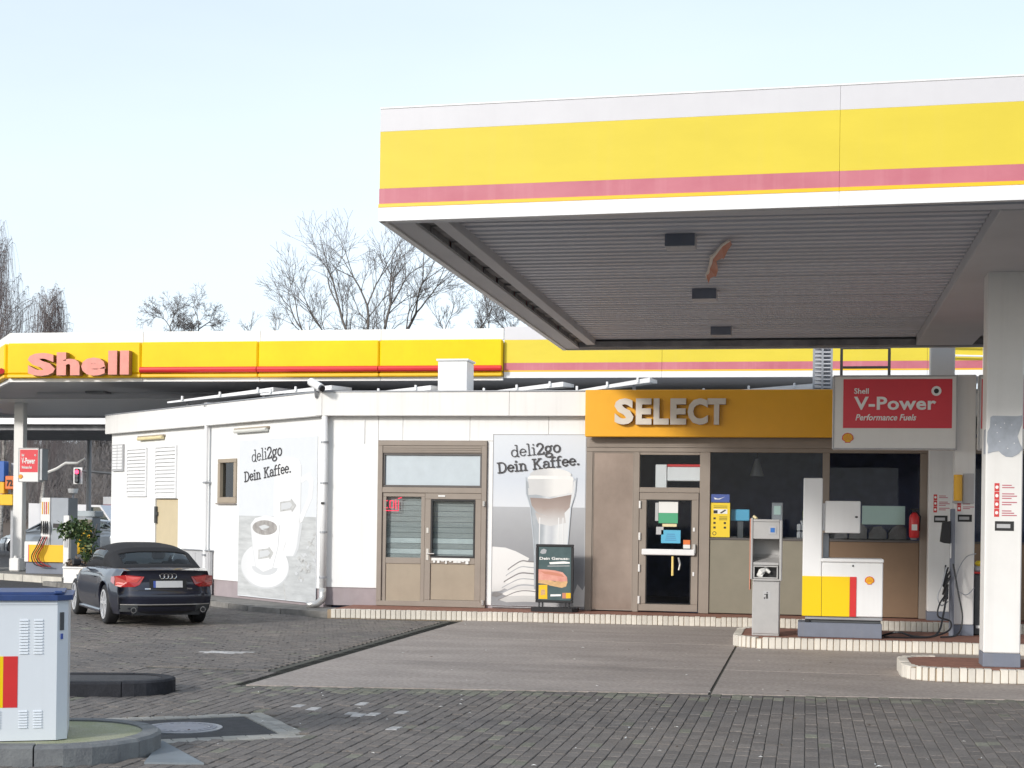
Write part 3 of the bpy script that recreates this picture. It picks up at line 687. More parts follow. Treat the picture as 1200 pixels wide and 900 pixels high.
mb = MB(); mb.box(-6.55, -6.42, YF - .047, YF - .036, 2.14, 2.17, 0, .002); mb.build('closer_tag', 'paper_white', L2)
# bands behind the double door glass, their greys stand in for street reflections
bl = thing('door_reflection_bands', 'grey bands standing in for the street reflected in the double door panes', 'door_reflection', (-6.7, YF + .45, 1.0))
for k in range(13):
    z = 1.0 + k * .098; MB().box(-7.66, -5.7, YF + .08, YF + .092, z, z + .092, 0).build('slat', 'door_reflection_pale' if k in (1, 3) else 'door_reflection', bl)
cn = thing('neon_sign', 'small red glowing sign in the upper left corner of the double door glass', 'neon sign', (-7.42, YF - .005, 1.9))
mb = MB()
def neon(pts): mb.tube([(p[0], YF - .012, p[1]) for p in pts], .0085, 6)
neon([(-7.50, 2.06), (-7.58, 2.06), (-7.58, 1.93), (-7.50, 1.93)]); neon([(-7.46, 2.06), (-7.46, 1.93), (-7.39, 1.93), (-7.39, 2.06), (-7.46, 2.06)]); neon([(-7.35, 2.08), (-7.35, 1.91)]); neon([(-7.31, 2.10), (-7.24, 2.12)]); neon([(-7.58, 1.88), (-7.30, 1.88), (-7.30, 2.07)])
mb.build('neon_tube', 'neon_red', cn)
# ---- shop front under the orange sign
fr = MB()
fr.box(-3.855, 6.0, YF - .05, YF + .12, 3.05, 3.24, 0, .004); fr.box(-3.855, 6.0, YF - .04, YF + .12, 2.975, 3.048, 0, .004)
for (a, b) in ((-3.855, -3.74), (-3.005, -2.905), (-1.845, -1.665), (.265, .385), (1.90, 2.05), (4.0, 4.12)): fr.box(a, b, YF - .035, YF + .11, .15, 2.973, 0, .004)
fr.build('shopfront_frame', 'taupe', shop)
for k in range(5): MB().box(-3.80, -1.9, YF - .058, YF - .051, 3.06 + k * .032, 3.08 + k * .032).build('vent_slat', 'taupe', shop)
MB().box(-3.738, -3.007, YF - .01, YF + .05, .17, 2.97, 0, .006).build('brushed_panel', 'brushed', shop)
mb = MB(); frame_ring(mb, -3.738, -3.007, .165, 2.972, .018, YF - .022, YF - .0105, 0, .002); mb.build('panel_trim', 'taupe', shop)
tw = MB(); tw.box(-2.903, -1.847, YF - .03, YF + .08, 2.26, 2.35, 0, .004); w = tw.build('transom_window', 'taupe', shop); MB().box(-2.903, -1.847, YF - .02, YF + .08, 2.925, 2.973, 0, .003).build('top_rail', 'taupe', w)
MB().box(-2.903, -1.847, YF + .01, YF + .018, 2.352, 2.924).build('pane', 'window_glass', w)
df = MB(); frame_ring(df, -2.895, -1.855, .17, 2.255, .125, YF - .055, YF + .02, 0, .007); D = df.build('entrance_door', 'taupe', shop)
MB().box(-2.768, -1.982, YF - .015, YF - .007, .30, 2.127).build('pane', 'window_glass', D)
mb = MB(); frame_ring(mb, -2.769, -1.981, .297, 2.128, .016, YF - .058, YF - .017, 0, .002); mb.build('glazing_gasket', 'black', D)
MB().box(-2.84, -1.91, YF - .125, YF - .075, 1.16, 1.265, 0, .012).build('push_bar', 'white_metal', D)
mb = MB(); mb.box(-2.83, -2.80, YF - .076, YF - .056, 1.17, 1.25, 0, .003); mb.box(-1.95, -1.90, YF - .11, YF - .056, 1.2, 1.36, 0, .004); mb.build('bar_bracket', 'steel', D)
for z in (.30, .86, 1.42, 1.98): MB().tube([(-2.885, YF - .07, z), (-2.885, YF - .07, z + .13)], .02, 8).build('hinge', 'cream_white', D)
for z in (.80, 1.58): MB().box(-1.95, -1.915, YF - .066, YF - .056, z, z + .07, 0, .004).build('lock', 'white_metal', D)
mb = MB(); mb.tube([(-2.30, YF - .04, .80), (-2.30, YF - .04, 1.14)], .022, 10); mb.build('inner_handle', 'brass', D)
mb = MB(); mb.tube([(-2.19, YF - .03, .90), (-2.17, YF - .03, 1.0), (-2.20, YF - .03, 1.12)], .018, 8); mb.build('inner_handle', 'steel', D)
# large shop windows with coloured panels below
def bigwin(x0, x1, z0, z1, pm):
    mb = MB(); mb.box(x0, x1, YF - .012, YF + .04, z1 - .0, z1 + .008, 0); mb.box(x0, x1, YF - .02, YF + .04, z0 - .035, z0, 0, .003); w = mb.build('window', 'dark_frame', shop)
    MB().box(x0 + .002, x1 - .002, YF + .01, YF + .018, z0 + .001, z1 - .001).build('pane', 'window_glass', w)
    return MB().box(x0 + .003, x1 - .003, YF - .008, YF + .04, .16, z0 - .036, 0, .006).build('parapet_panel_lower', pm, shop)
for a, b, pm in ((-1.663, .263, 'olive_panel'), (.387, 1.898, 'brown_panel'), (2.052, 3.998, 'brown_panel'), (4.122, 5.95, 'brown_panel')):
    o = bigwin(a, b, 1.48, 2.967, pm); o.name = 'spandrel_panel'
# ---- details on the oblique wall
ww = MB(OX); 
for (a, b, c, d) in ((3.43, 4.24, 2.82, 2.9), (3.43, 4.24, 2.0, 2.12), (3.43, 3.54, 2.12, 2.82), (4.13, 4.24, 2.12, 2.82)): ww.box(a + .002, b - .002, -.06, .03, c + .002, d - .002, 0, .004)
w = ww.build('small_window', 'taupe_panel', shop); MB(OX).box(3.54, 4.13, -.05, -.04, 2.12, 2.82).build('pane', 'tinted_glass', w)
MB(OX).box(3.44, 4.23, -.195, -.15, 2.01, 2.89).build('window_backing', 'interior_dark', w)
mb = MB(OX); mb.box(3.41, 4.26, .03, .06, 1.97, 1.998, 0, .003); mb.build('sill', 'taupe', w)
def louvre(t0, t1, z0, z1, n, m='white_metal'):
    mb = MB(OX); 
    for (a, b, c, d) in ((t0, t1, z1 - .04, z1), (t0, t1, z0, z0 + .04), (t0, t0 + .04, z0 + .04, z1 - .04), (t1 - .04, t1, z0 + .04, z1 - .04)): mb.box(a, b, .001, .045, c, d, 0, .003)
    L_ = mb.build('louvre_vent', m, shop); MB(OX).box(t0 + .04, t1 - .04, .001, .006, z0 + .04, z1 - .04).build('louvre_back', 'grey_panel', L_)
    h = (z1 - z0 - .08) / n
    for k in range(n):
        z = z0 + .04 + k * h; mb = MB(OX); mb.add([(t0 + .042, .040, z + .004), (t1 - .042, .040, z + .004), (t1 - .042, .040, z + h * .42), (t0 + .042, .040, z + h * .42), (t1 - .042, .010, z + h * .96), (t0 + .042, .010, z + h * .96)], [(0, 1, 2, 3)[::-1], (3, 2, 4, 5)[::-1]])
        mb.build('slat', m, L_)
louvre(6.19, 7.27, 2.10, 3.25, 13); louvre(7.72, 8.79, 2.14, 3.24, 13); 
mb = MB(OX); mb.box(8.98, 9.60, .001, .05, 2.73, 3.35, 0, .004); gr = mb.build('glass_block_grille', 'grey_panel', shop)
for c in range(2):
    for r in range(8): MB(OX).box(9.01 + c * .29, 9.01 + c * .29 + .25, .0505, .062, 2.775 + r * .07, 2.775 + r * .07 + .055, 0, .004).build('block', 'white_metal', gr)
o = obox('service_door', 'beige_door', 6.15, 7.29, .12, 2.07, -.15, -.03); MB(OX).box(7.18, 7.22, -.03, .02, 1.72, 1.80).build('handle', 'dark_grey', o)
mb = MB(OX); mb.box(7.22, 7.29, -.028, .03, 1.55, 1.92, 0, .004); mb.build('door_bracket', 'dark_grey', o)
for (t0, t1, m_) in ((2.08, 3.47, 'lamp_lens'), (6.80, 8.14, 'lamp_cream')):
    mb = MB(OX); mb.box(t0, t1, .001, .07, 3.46, 3.50, 0, .005); L_ = mb.build('wall_light', 'taupe_panel', shop)
    MB(OX).tube([(t0 + .03, .06, 3.435), (t1 - .03, .06, 3.435)], .04, 10).build('lamp_tube', m_, L_)
# long white downpipe on the oblique wall, corner downpipe on the front
mb = MB(OX); mb.tube([(4.62, .10, .15), (4.62, .10, 3.98)], .045, 10); pp = mb.build('downpipe', 'white_metal', shop)
mb = MB(OX); mb.box(4.55, 4.69, .0, .14, 3.98, 4.08, 0, .01); mb.build('rainwater_head', 'galv', pp)
for z in (.9, 2.4): MB(OX).box(4.56, 4.68, .0, .15, z, z + .04, 0, .004).build('pipe_clip', 'galv', pp)
mb = MB(); mb.tube([(-8.69, YF - .10, 3.60), (-8.69, YF - .10, .42)], .062, 14); pp = mb.build('downpipe', 'white_metal', shop, smooth=True)
mb = MB(); mb.tube([(-8.69, YF - .10, .44), (-8.69, YF - .10, .30), (-8.70, YF - .13, .22), (-8.76, YF - .2, .16), (-8.92, YF - .30, .13)], .068, 14); mb.build('drain_elbow', 'steel', pp, smooth=True)
for z in (.62, 1.45, 2.35, 3.1): MB().tube([(-8.69, YF - .10, z), (-8.69, YF - .10, z + .035)], .072, 14).build('pipe_clip', 'galv', pp)
MB().box(-8.72, -8.66, YF - .18, YF - .16, 1.98, 2.02).build('pipe_tag', 'black', pp)
# grey cabinet leaning on the oblique wall
cb = thing('wall_cabinet', 'low pale grey flat cabinet on the white oblique wall behind the dark car', 'cabinet', (*OB(5.0, .06), .09), oang)
mb = MB(OX); mb.box(4.42, 5.66, .02, .10, .10, 1.0, 0, .01); mb.build('body', 'grey_panel', cb)
for t in (4.45, 5.06): MB(OX).box(t, t + .575, .101, .108, .13, .97, 0, .004).build('door', 'grey_panel', cb)
MB(OX).box(4.39, 5.69, .02, .13, 1.002, 1.025, 0, .006).build('lid', 'galv', cb)

# security camera on the corner
sc_ = thing('security_camera', 'white bullet camera on the roof corner above the downpipe', 'camera', (-8.86, YF - .2, 4.05))
mb = MB(); mb.tube([(-8.95, YF - .15, 4.22), (-8.66, YF - .42, 4.08)], .075, 12); mb.build('housing', 'white_metal', sc_)
mb = MB(); mb.tube([(-8.655, YF - .425, 4.077), (-8.63, YF - .445, 4.066)], .055, 12); mb.build('lens', 'black', sc_)
mb = MB(); mb.tube([(-8.84, YF - .25, 4.10), (-8.84, YF - .2, 3.98), (-8.84, YF - .17, 3.93)], .025, 8); mb.build('bracket', 'galv', sc_)

# ---- orange shop sign with raised letters
sg = thing('shop_sign', 'long orange fascia sign with raised cream letters over the entrance', 'sign', (-1.7, 26.8, 3.2))
MB().box(-3.85, 1.95, 26.8, YF - .17, 3.225, 4.05, 0, .012).build('sign_box', 'sign_orange', sg)
lw = [('S', -3.32, .335), ('E', -2.945, .275), ('L', -2.635, .265), ('E', -2.345, .275), ('C', -2.045, .35), ('T', -1.705, .315)]
for ch, x, w_ in lw: lettering(ch, x, 26.70, 3.435, w_, .455, .10, ['letter_cream', 'letter_side'], sg, 'letter', bold=.045, two=True)
MB().box(-3.25, -1.5, 26.798, 26.7995, 3.5, 3.51).build('cable_rail', 'sign_orange', sg)

# ---- deli posters
def poster(name, label, x0, x1, z0, z1, xf, loc, rz, ysign, draw):
    t = thing(name, label, 'poster', loc, rz)
    def Pm(): return MB(xf)
    draw(t, Pm); return t
def layered(t, Pm, pts, lay, m, name='print'):
    mb = Pm(); y = LAYY(lay); mb.prism(pts, y, y - LS * .0012, 0, 'y'); return mb.build(name, m, t)
def ell(cx_, cz_, rx, rz_, a0=0, a1=360, n=28): return [(cx_ + rx * math.cos(R(a0 + (a1 - a0) * i / n)), cz_ + rz_ * math.sin(R(a0 + (a1 - a0) * i / n))) for i in range(n + (0 if a1 - a0 == 360 else 1))]
# poster beside the entrance, on the front wall; x to the right
po = thing('coffee_poster', 'tall poster of a latte glass and open book left of the orange sign', 'poster', (-4.69, YF - .02, .2))
MB().box(-5.545, -3.835, YF - .025, YF - .002, .20, 3.27, 0, .002).build('board', 'g_sky', po)
LS = 1; LAYY = lambda k: YF - .0256 - k * .0014
PU = lambda u: -5.545 + (u - 578.3) / 109.5 * 1.71
PZ = lambda v: 3.27 - (v - 509.5) / 200.5 * 3.07
def pp_(pts): return [(PU(a), PZ(b)) for a, b in pts]
MBL = lambda: MB()
layered(po, MBL, pp_([(578.6, 709.6), (687.6, 709.6), (687.6, 594), (578.6, 594)]), 0, 'g_table', 'table_print')
layered(po, MBL, pp_([(578.6, 709.5), (640, 709.5), (640, 697), (610, 694), (578.6, 692)]), 1, 'p_grey_dark', 'table_print')
layered(po, MBL, pp_([(578.6, 694), (588, 693), (600, 686), (612, 672), (622, 654), (606, 646), (594, 642), (578.6, 641)]), 2, 'g_page', 'page')
sm2 = lambda pts: [(p[0], p[1]) for p in curve_pts([(a_, b_, 0) for a_, b_ in pts], 6)]
for k in range(6):
    b = 702 - k * 7.2; up_ = sm2([(586 + k * 2.2, b + 1), (596 + k * 1.5, b - 4), (609 + k * .8, b - 9.5), (622, b - 10.5 + k * .3), (640, b - 8)])
    layered(po, MBL, pp_(up_ + [(640, b + 3), (615, b + 3), (596 + k, b + 4)]), 3 + k * .4, 'g_page' if k % 2 == 0 else 'p_page', 'page')
    layered(po, MBL, pp_(up_ + [(p[0], p[1] + 1.1 + .4 * (k % 2)) for p in up_[::-1]]), 3.9 + k * .4, 'p_shadow' if k in (0, 3, 5) else 'p_grey', 'page_shadow')
layered(po, MBL, pp_([(578.6, 699), (584, 700), (592, 696), (584, 694), (580, 695)]), 6.5, 'p_shadow', 'page_shadow')
layered(po, MBL, pp_([(672, 700), (678, 683), (684, 690), (687, 684), (686, 709), (674, 709)]), 5, 'p_page', 'page')
gl_ = [(616.5, 562), (617, 577), (622, 594), (625, 618), (627, 645), (628, 690), (664, 690), (666, 645), (668, 618), (670, 594), (673.5, 577), (674.5, 562)]
layered(po, MBL, pp_(gl_), 7.4, 'g_glass', 'glass_print')
layered(po, MBL, pp_([(619.5, 572), (620, 580), (671, 577), (672, 570)]), 8.2, 'g_foam', 'foam')
layered(po, MBL, pp_([(622, 583), (624, 592), (630, 600), (645, 606), (660, 603), (668, 594), (670, 579), (645, 584)]), 8.3, 'g_coffee', 'coffee')
layered(po, MBL, pp_([(628, 600), (645, 606), (662, 600), (664, 612), (646, 616), (632, 613)]), 8.0, 'g_coffee', 'coffee')
layered(po, MBL, ell(PU(645.5), PZ(562), .445, .10), 8.5, 'p_glass', 'rim'); layered(po, MBL, ell(PU(645.5), PZ(560.5), .415, .10) , 9.3, 'p_foam', 'foam')
layered(po, MBL, pp_([(619, 561), (621, 573), (626, 579), (645, 582), (664, 578.5), (671, 572), (672, 561)]), 10, 'g_foam', 'foam')
layered(po, MBL, ell(PU(645.5), PZ(557), .38, .13, 0, 180), 10.7, 'g_foam', 'foam')
for u in (633, 655, 660): layered(po, MBL, pp_([(u, 606), (u + 1.2, 606), (u + .6, 680), (u - .3, 680)]), 9.2, 'p_cup', 'highlight')
for a, b in (((616.3, 559), (617.2, 578)), ((673.6, 577), (674.9, 559)), ((617, 578), (622, 594)), ((669, 594), (673.6, 578)), ((622, 594), (628, 650)), ((665, 650), (669, 594))):
    layered(po, MBL, pp_([a, (a[0] + 1, a[1]), (b[0] + 1, b[1]), b]), 11.5, 'p_glass', 'glass_edge')
mb = MB(); stroke_word(mb, 'deli2go', PU(599.5), PZ(536), .205, YF - .0440, YF - .043, .075, 1.12, R(6.6), bolds=(4, 5, 6)); mb.build('lettering', 'ink_soft', po)
mb = MB(); stroke_word(mb, 'Dein Kaffee.', PU(584), PZ(554.5), .192, YF - .0440, YF - .043, .125, 1.13, R(6.2)); mb.build('lettering', 'ink_soft', po)
# thin metal frame round it
mb = MB(); frame_ring(mb, -5.557, -3.862, .17, 3.282, .012, YF - .032, YF - .003, 0, .001); mb.build('frame', 'grey_panel', po)

# poster on the oblique wall. local x = t (runs left in the picture), outward +y
po2 = thing('coffee_poster', 'sun-bleached poster of a coffee cup on a saucer on the oblique white wall', 'poster', (*OB(2.1, .02), .15), oang)
OX2 = place_frame((OB(3.31)[0], OB(3.31)[1], 0), oang + math.pi)      # local x runs right in the picture, outward -y
def Q(): return MB(OX2)
Q().box(.0, 3.08, -.018, -.002, .14, 3.25, 0, .002).build('board', 'p_pale', po2)
LAYY = lambda k: -.0184 - k * .0014
SX_ = lambda u: (u - 52) / 383 * 3.08                      # zoomed-crop columns
SZ = lambda v, u=240: 3.25 - (v - (76 - (u - 52) / 383 * 30)) / (772 + (u - 52) / 383 * 52) * 3.11
def qq(pts): return [(SX_(a), SZ(b, a)) for a, b in pts]
layered(po2, Q, qq([(53, 842), (434, 866), (434, 445), (53, 449)]), 0, 'p_wood', 'table_print')
layered(po2, Q, [(a_ + .018, b_ - .02) for a_, b_ in qq([(232, 300), (236, 640), (330, 640), (345, 600), (360, 470), (362, 190), (350, 160), (290, 150), (245, 170)])], .5, 'p_cup_shade', 'mug_shadow')
layered(po2, Q, qq([(232, 300), (236, 640), (330, 640), (345, 600), (360, 470), (362, 190), (350, 160), (290, 150), (245, 170)]), 1, 'g_cup', 'mug_print')
layered(po2, Q, qq([(362, 250), (400, 225), (420, 260), (415, 350), (370, 470), (356, 480), (360, 440), (395, 350), (402, 280), (388, 262), (364, 280)]), 1, 'p_cup', 'mug_handle')
layered(po2, Q, qq([(330, 638), (346, 600), (362, 478), (372, 478), (356, 600), (340, 640)]), 1.6, 'p_cup_shade', 'mug_shadow')
layered(po2, Q, [(SX_(190) + .98 * math.cos(a), SZ(700, 190) + .43 * math.sin(a)) for a in [i * math.pi / 18 for i in range(36)]], 1.5, 'p_cup_shade', 'saucer_shadow')
layered(po2, Q, [(SX_(190) + .96 * math.cos(a), SZ(692, 190) + .43 * math.sin(a)) for a in [i * math.pi / 18 for i in range(36)]], 2.3, 'g_cup', 'saucer')
layered(po2, Q, [(SX_(192) + .52 * math.cos(a), SZ(700, 192) + .16 * math.sin(a)) for a in [math.pi + i * math.pi / 18 for i in range(19)]], 3.1, 'p_cup_shade', 'saucer_ring')
layered(po2, Q, [(a_ + (.02 if a_ > 1 else -.015), b_ - .012) for a_, b_ in qq([(118, 490), (130, 600), (148, 700), (185, 725), (230, 705), (255, 600), (262, 490), (240, 452), (190, 445), (140, 460)])], 3.5, 'p_cup_shade', 'cup_shadow')
layered(po2, Q, qq([(118, 490), (130, 600), (148, 700), (185, 725), (230, 705), (255, 600), (262, 490), (240, 452), (190, 445), (140, 460)]), 3.9, 'g_cup', 'cup')
layered(po2, Q, qq([(262, 545), (288, 535), (296, 570), (280, 620), (255, 640), (258, 610), (275, 570), (262, 560)]), 3.9, 'p_cup', 'cup_handle')
layered(po2, Q, [(SX_(190) + .50 * math.cos(a), SZ(505, 190) + .145 * math.sin(a)) for a in [i * math.pi / 14 for i in range(28)]], 4.7, 'p_coffee_dark', 'coffee')
layered(po2, Q, qq([(160, 500), (190, 490), (215, 500), (205, 508), (180, 512), (200, 520), (175, 516)]), 5.5, 'p_cup_shade', 'coffee')
for (ua, va) in ((265, 375), (160, 615)):
    layered(po2, Q, qq([(ua, va), (ua + 50, va - 8), (ua + 52, va - 18), (ua + 76, va + 14), (ua + 58, va + 48), (ua + 54, va + 38), (ua, va + 48)]), 5.5, 'p_bean', 'arrow_mark')
    layered(po2, Q, qq([(ua + 6, va + 8), (ua + 48, va), (ua + 60, va + 14), (ua + 48, va + 30), (ua + 6, va + 40)]), 6.3, 'p_cup_shade', 'arrow_mark')
rb = random.Random(5)
for k in range(46):
    uu = rb.uniform(345, 430); vv = 750 - (uu - 345) * 1.6 + rb.uniform(-90, 60)
    if 520 < vv < 760: layered(po2, Q, [(SX_(uu) + .06 * math.cos(a + k) * (1 if i % 2 else .8), SZ(vv, uu) + .035 * math.sin(a)) for i, a in enumerate([j * math.pi / 5 for j in range(10)])], 1.5 + (k % 4) * .9, 'p_bean' if k % 3 else 'p_cup_shade', 'coffee_bean')
layered(po2, Q, qq([(283, 780), (288, 780), (300, 860), (293, 860)]), 1, 'p_bean', 'plank_joint')
mb = Q(); stroke_word(mb, 'deli2go', SX_(120), SZ(182, 120), .23, -.0285, -.0275, .07, 1.35, R(5.5), bolds=(4, 5, 6)); mb.build('lettering', 'ink_soft', po2)
mb = Q(); stroke_word(mb, 'Dein Kaffee.', SX_(82), SZ(280, 82), .205, -.0285, -.0275, .12, 1.34, R(5.0)); mb.build('lettering', 'ink_soft', po2)

# ---- notices on the glass
def sheet(name, label, x0, x1, z0, z1, m, y=YF + .0, cat='notice'):
    t = thing(name, label, cat, ((x0 + x1) / 2, y, z0)); MB().box(x0, x1, y - .003, y, z0, z1).build('sheet', m, t); return t
yn = sheet('yellow_notice', 'tall yellow notice with navy header at the left edge of the large window', -1.655, -1.315, 1.49, 2.09, 'paper_yellow', YF + .006)
MB().box(-1.645, -1.325, YF + .001, YF + .006, 2.10, 2.24).build('header', 'paper_navy', yn)
mb = MB(); mb.prism([(-1.60, 2.185), (-1.52, 2.16), (-1.47, 2.175), (-1.40, 2.20), (-1.50, 2.15), (-1.58, 2.15)], YF + .0005, YF - .001, 0, 'y')
mb.box(-1.60, -1.36, YF + .0018, YF + .0028, 1.90, 1.98); mb.build('pictogram', 'paper_white', yn)
mb = MB(); mb.box(-1.60, -1.53, YF + .0006, YF + .0016, 1.905, 1.96); mb.prism([(-1.46, 1.905), (-1.38, 1.96), (-1.40, 1.975), (-1.49, 1.915)], YF + .0016, YF + .0006, 0, 'y')
for (a, z) in ((-1.60, 1.72), (-1.60, 1.64), (-1.42, 1.72), (-1.42, 1.64), (-1.60, 1.80)): mb.box(a, a + .04, YF + .0018, YF + .0028, z, z + .035)
for z in (2.03, 2.0, 1.84, 1.815, 1.79): mb.box(-1.50 if z < 1.9 else -1.60, -1.36, YF + .0018, YF + .0028, z, z + .009)
c_ = ell(-1.58, 1.555, .035, .035); mb.prism(c_, YF + .0028, YF + .0018, 0, 'y'); mb.build('print', 'ink', yn)
mb = MB(); mb.prism(ell(-1.58, 1.555, .024, .024), YF + .0015, YF + .0005, 0, 'y'); mb.build('print', 'paper_yellow', yn)
gn = sheet('green_notice', 'green and white paper notice in the upper glass of the entrance door', -2.56, -2.22, 1.72, 1.90, 'paper_green', YF - .018)
MB().box(-2.56, -2.22, YF - .021, YF - .018, 1.902, 2.10).build('upper_sheet', 'paper_white', gn); mb = MB(); mb.box(-2.49, -2.24, YF - .022, YF - .019, 1.66, 1.71); mb.build('lower_strip', 'lamp_cream', gn)
MB().box(-2.62, -2.565, YF - .021, YF - .018, 1.76, 2.08).build('side_strip', 'grey_panel', gn)
MB().box(-2.60, -2.47, YF - .021, YF - .018, 1.52, 1.655).build('small_sheet', 'grey_panel', gn)
bn = sheet('blue_notice', 'light blue paper notice with sketched lines in the middle of the entrance door glass', -2.51, -2.17, 1.37, 1.60, 'paper_blue', YF - .018)
mb = MB()
for k in range(4): mb.box(-2.44 + k * .01, -2.24 - k * .01, YF - .0225, YF - .0212, 1.42 + k * .035, 1.428 + k * .035)
mb.build('print', 'paper_navy', bn)
on = sheet('orange_sticker', 'small orange and white sticker above the push bar of the entrance door', -2.12, -1.99, 1.35, 1.43, 'paper_orange', YF - .018, 'sticker')
MB().box(-2.12, -1.99, YF - .021, YF - .018, 1.28, 1.348).build('lower_half', 'paper_white', on)

# ---- things inside the shop
tb = thing('counter', 'dark sales counter inside the shop behind the large windows', 'counter', (-.2, 28.6, .14))
MB().box(-1.6, 1.8, 28.4, 29.1, .14, 1.44, 0, .02).build('body', 'interior_shelf', tb); MB().box(-1.65, 1.85, 28.35, 29.15, 1.442, 1.49, 0, .01).build('counter_top', 'interior_shelf', tb)
mo = thing('display_screen', 'pale blue lit screen on the counter behind the yellow notice', 'screen', (-1.05, 28.2, 1.49)); MB().box(-1.31, -.98, 27.25, 27.28, 1.78, 1.98, 0, .01).build('panel', 'paper_blue', mo); MB().box(-1.19, -1.09, 27.29, 27.4, 1.4, 1.78).build('stand', 'dark_grey', mo)
mo = thing('till', 'grey-green till standing on the counter above the waste bin', 'till', (-.55, 28.6, 1.49)); MB().box(-.62, -.42, 28.3, 28.6, 1.49, 2.12, 0, .01).build('body', 'galv', mo); MB().box(-.58, -.46, 28.29, 28.299, 1.9, 2.06).build('display', 'mint', mo)
bt = thing('goods_display', 'lime green and white goods heaped behind the window left of the white pump', 'goods', (.0, 27.7, 1.48)); MB().tube([(.02, 27.25, 1.75), (.0, 27.26, 1.95), (.03, 27.25, 2.12)], [.08, .07, .03], 8).build('green_bottle', 'leaf_light', bt); mb = MB()
for k in range(7): mb.box(-.16 + (k % 4) * .08, -.09 + (k % 4) * .08, 27.2, 27.32, 1.49 + (k // 4) * .13, 1.61 + (k // 4) * .13, 0, .015)
mb.tube([(-.02, 27.25, 1.6), (-.08, 27.25, 1.8)], .03, 6); mb.build('carton', 'grey_panel', bt)
hb = thing('hanging_banner', 'pale mint green sheet hanging in the window behind the white pump', 'banner', (1.35, YF + .35, 1.72)); MB().box(.94, 1.66, YF + .03, YF + .034, 1.75, 2.07).build('sheet', 'mint', hb)
ds = thing('white_red_box', 'white box with a red top edge behind the glass above the entrance door', 'cabinet', (-2.3, 27.9, 2.3)); MB().box(-2.64, -2.44, 27.25, 27.5, 2.25, 2.76, 0, .01).build('upright', 'cream_white', ds); MB().box(-2.43, -1.75, 27.25, 27.5, 2.47, 2.72, 0, .01).build('cabinet', 'cream_white', ds); MB().box(-2.43, -1.75, 27.24, 27.5, 2.722, 2.765, 0, .005).build('top_edge', 'bright_red', ds)  # white boxes with a red edge set close behind the transom glass
t = thing('pendant_lamp', 'conical pendant lamp hanging in the large shop window above the waste bin', 'lamp', (-.9, 28.4, 2.6))
MB().tube([(-.9, 28.4, 2.60), (-.9, 28.4, 2.92)], [.13, .03], 12).build('shade', 'galv', t); MB().tube([(-.9, 28.4, 2.92), (-.9, 28.4, 3.3)], .008, 6).build('cord', 'black', t)
for k in range(4):
    x = .55 + k * .33; t = thing('boxed_goods', ['dark carton at the left of the window behind the pump', 'dark bag standing second behind the pump window', 'dark rounded bag under the mint banner', 'dark carton at the right beside the fire extinguisher'][k], 'goods', (x, 27.8, 1.44)); mb = MB(); mb.prism([(x - .15, 1.50), (x + .15, 1.50), (x + .15, 1.62 + .06 * (k % 2)), (x + .06, 1.72 + .05 * (k % 2)), (x - .08, 1.70), (x - .15, 1.6)], 27.2, 27.4, 0, 'y'); mb.build('body', 'interior_shelf', t)

fe = thing('fire_extinguisher', 'red fire extinguisher hanging on the wall right of the shop window', 'fire extinguisher', (1.80, 26.95, 1.55))
mb = MB(); mb.tube([(1.80, 26.93, 1.53), (1.80, 26.93, 1.56), (1.80, 26.93, 1.88), (1.80, 26.93, 1.93), (1.80, 26.93, 1.96)], [.07, .085, .085, .06, .03], 16); mb.build('cylinder', 'ext_red', fe, smooth=True)
mb = MB(); mb.box(1.77, 1.83, 26.90, 26.96, 1.96, 2.0, 0, .005); mb.box(1.74, 1.87, 26.92, 26.94, 2.0, 2.03, 0, .004); mb.tube([(1.83, 26.93, 1.98), (1.90, 26.92, 1.9), (1.885, 26.9, 1.65)], .012, 6); mb.build('valve', 'black', fe)
MB().box(1.755, 1.845, 26.842, 26.846, 1.66, 1.76).build('label', 'paper_white', fe); MB().box(1.75, 1.85, 27.0, 27.06, 1.50, 1.80).build('bracket', 'galv', fe)

# ---- snapper stand in front of the poster
af = thing('pavement_sign', 'black framed pavement sign picturing a filled roll, in front of the latte poster', 'pavement sign', (-4.31, 26.6, .145))
mb = MB(); frame_ring(mb, -4.655, -3.985, .30, 1.325, .045, 26.56, 26.60, 0, .008); mb.build('frame', 'black', af)
MB().box(-4.61, -4.03, 26.575, 26.59, .345, 1.28).build('board', 'ad_teal', af)
def adp(u0, v0): return (-4.655 + (u0 - 75) / 440 * .67, 1.325 - (v0 - 82) / 625 * 1.025)
def ad(pts, m, y, nm): mb = MB(); mb.prism([adp(a, b) for a, b in pts], 26.5745 - y, 26.574 - y - .0006, 0, 'y'); mb.build(nm, m, af)
ad([(107, 500), (107, 470), (180, 455), (300, 480), (420, 450), (448, 480), (430, 530), (380, 545), (250, 525), (200, 510)], 'ad_bun', 0, 'bun_print')
ad([(107, 470), (107, 350), (180, 352), (300, 362), (390, 380), (440, 430), (446, 470), (380, 480), (250, 470), (180, 465)], 'ad_salmon', .001, 'salmon_print')
ad([(130, 372), (260, 376), (380, 400), (410, 430), (300, 415), (180, 400)], 'peel_orange', .002, 'salmon_print')
ad([(112, 520), (212, 515), (214, 668), (112, 668)], 'deep_yellow', .003, 'price_flash')
ad([(140, 570), (185, 565), (190, 620), (135, 630)], 'ad_bun', .004, 'price_flash')
ad([(388, 600), (488, 598), (488, 655), (388, 658)], 'deep_yellow', .001, 'badge'); ad([(388, 600), (430, 600), (430, 656), (388, 658)], 'peel_orange', .002, 'badge')
ad([(250, 618), (372, 614), (372, 634), (250, 640)], 'print_white', .001, 'strapline')
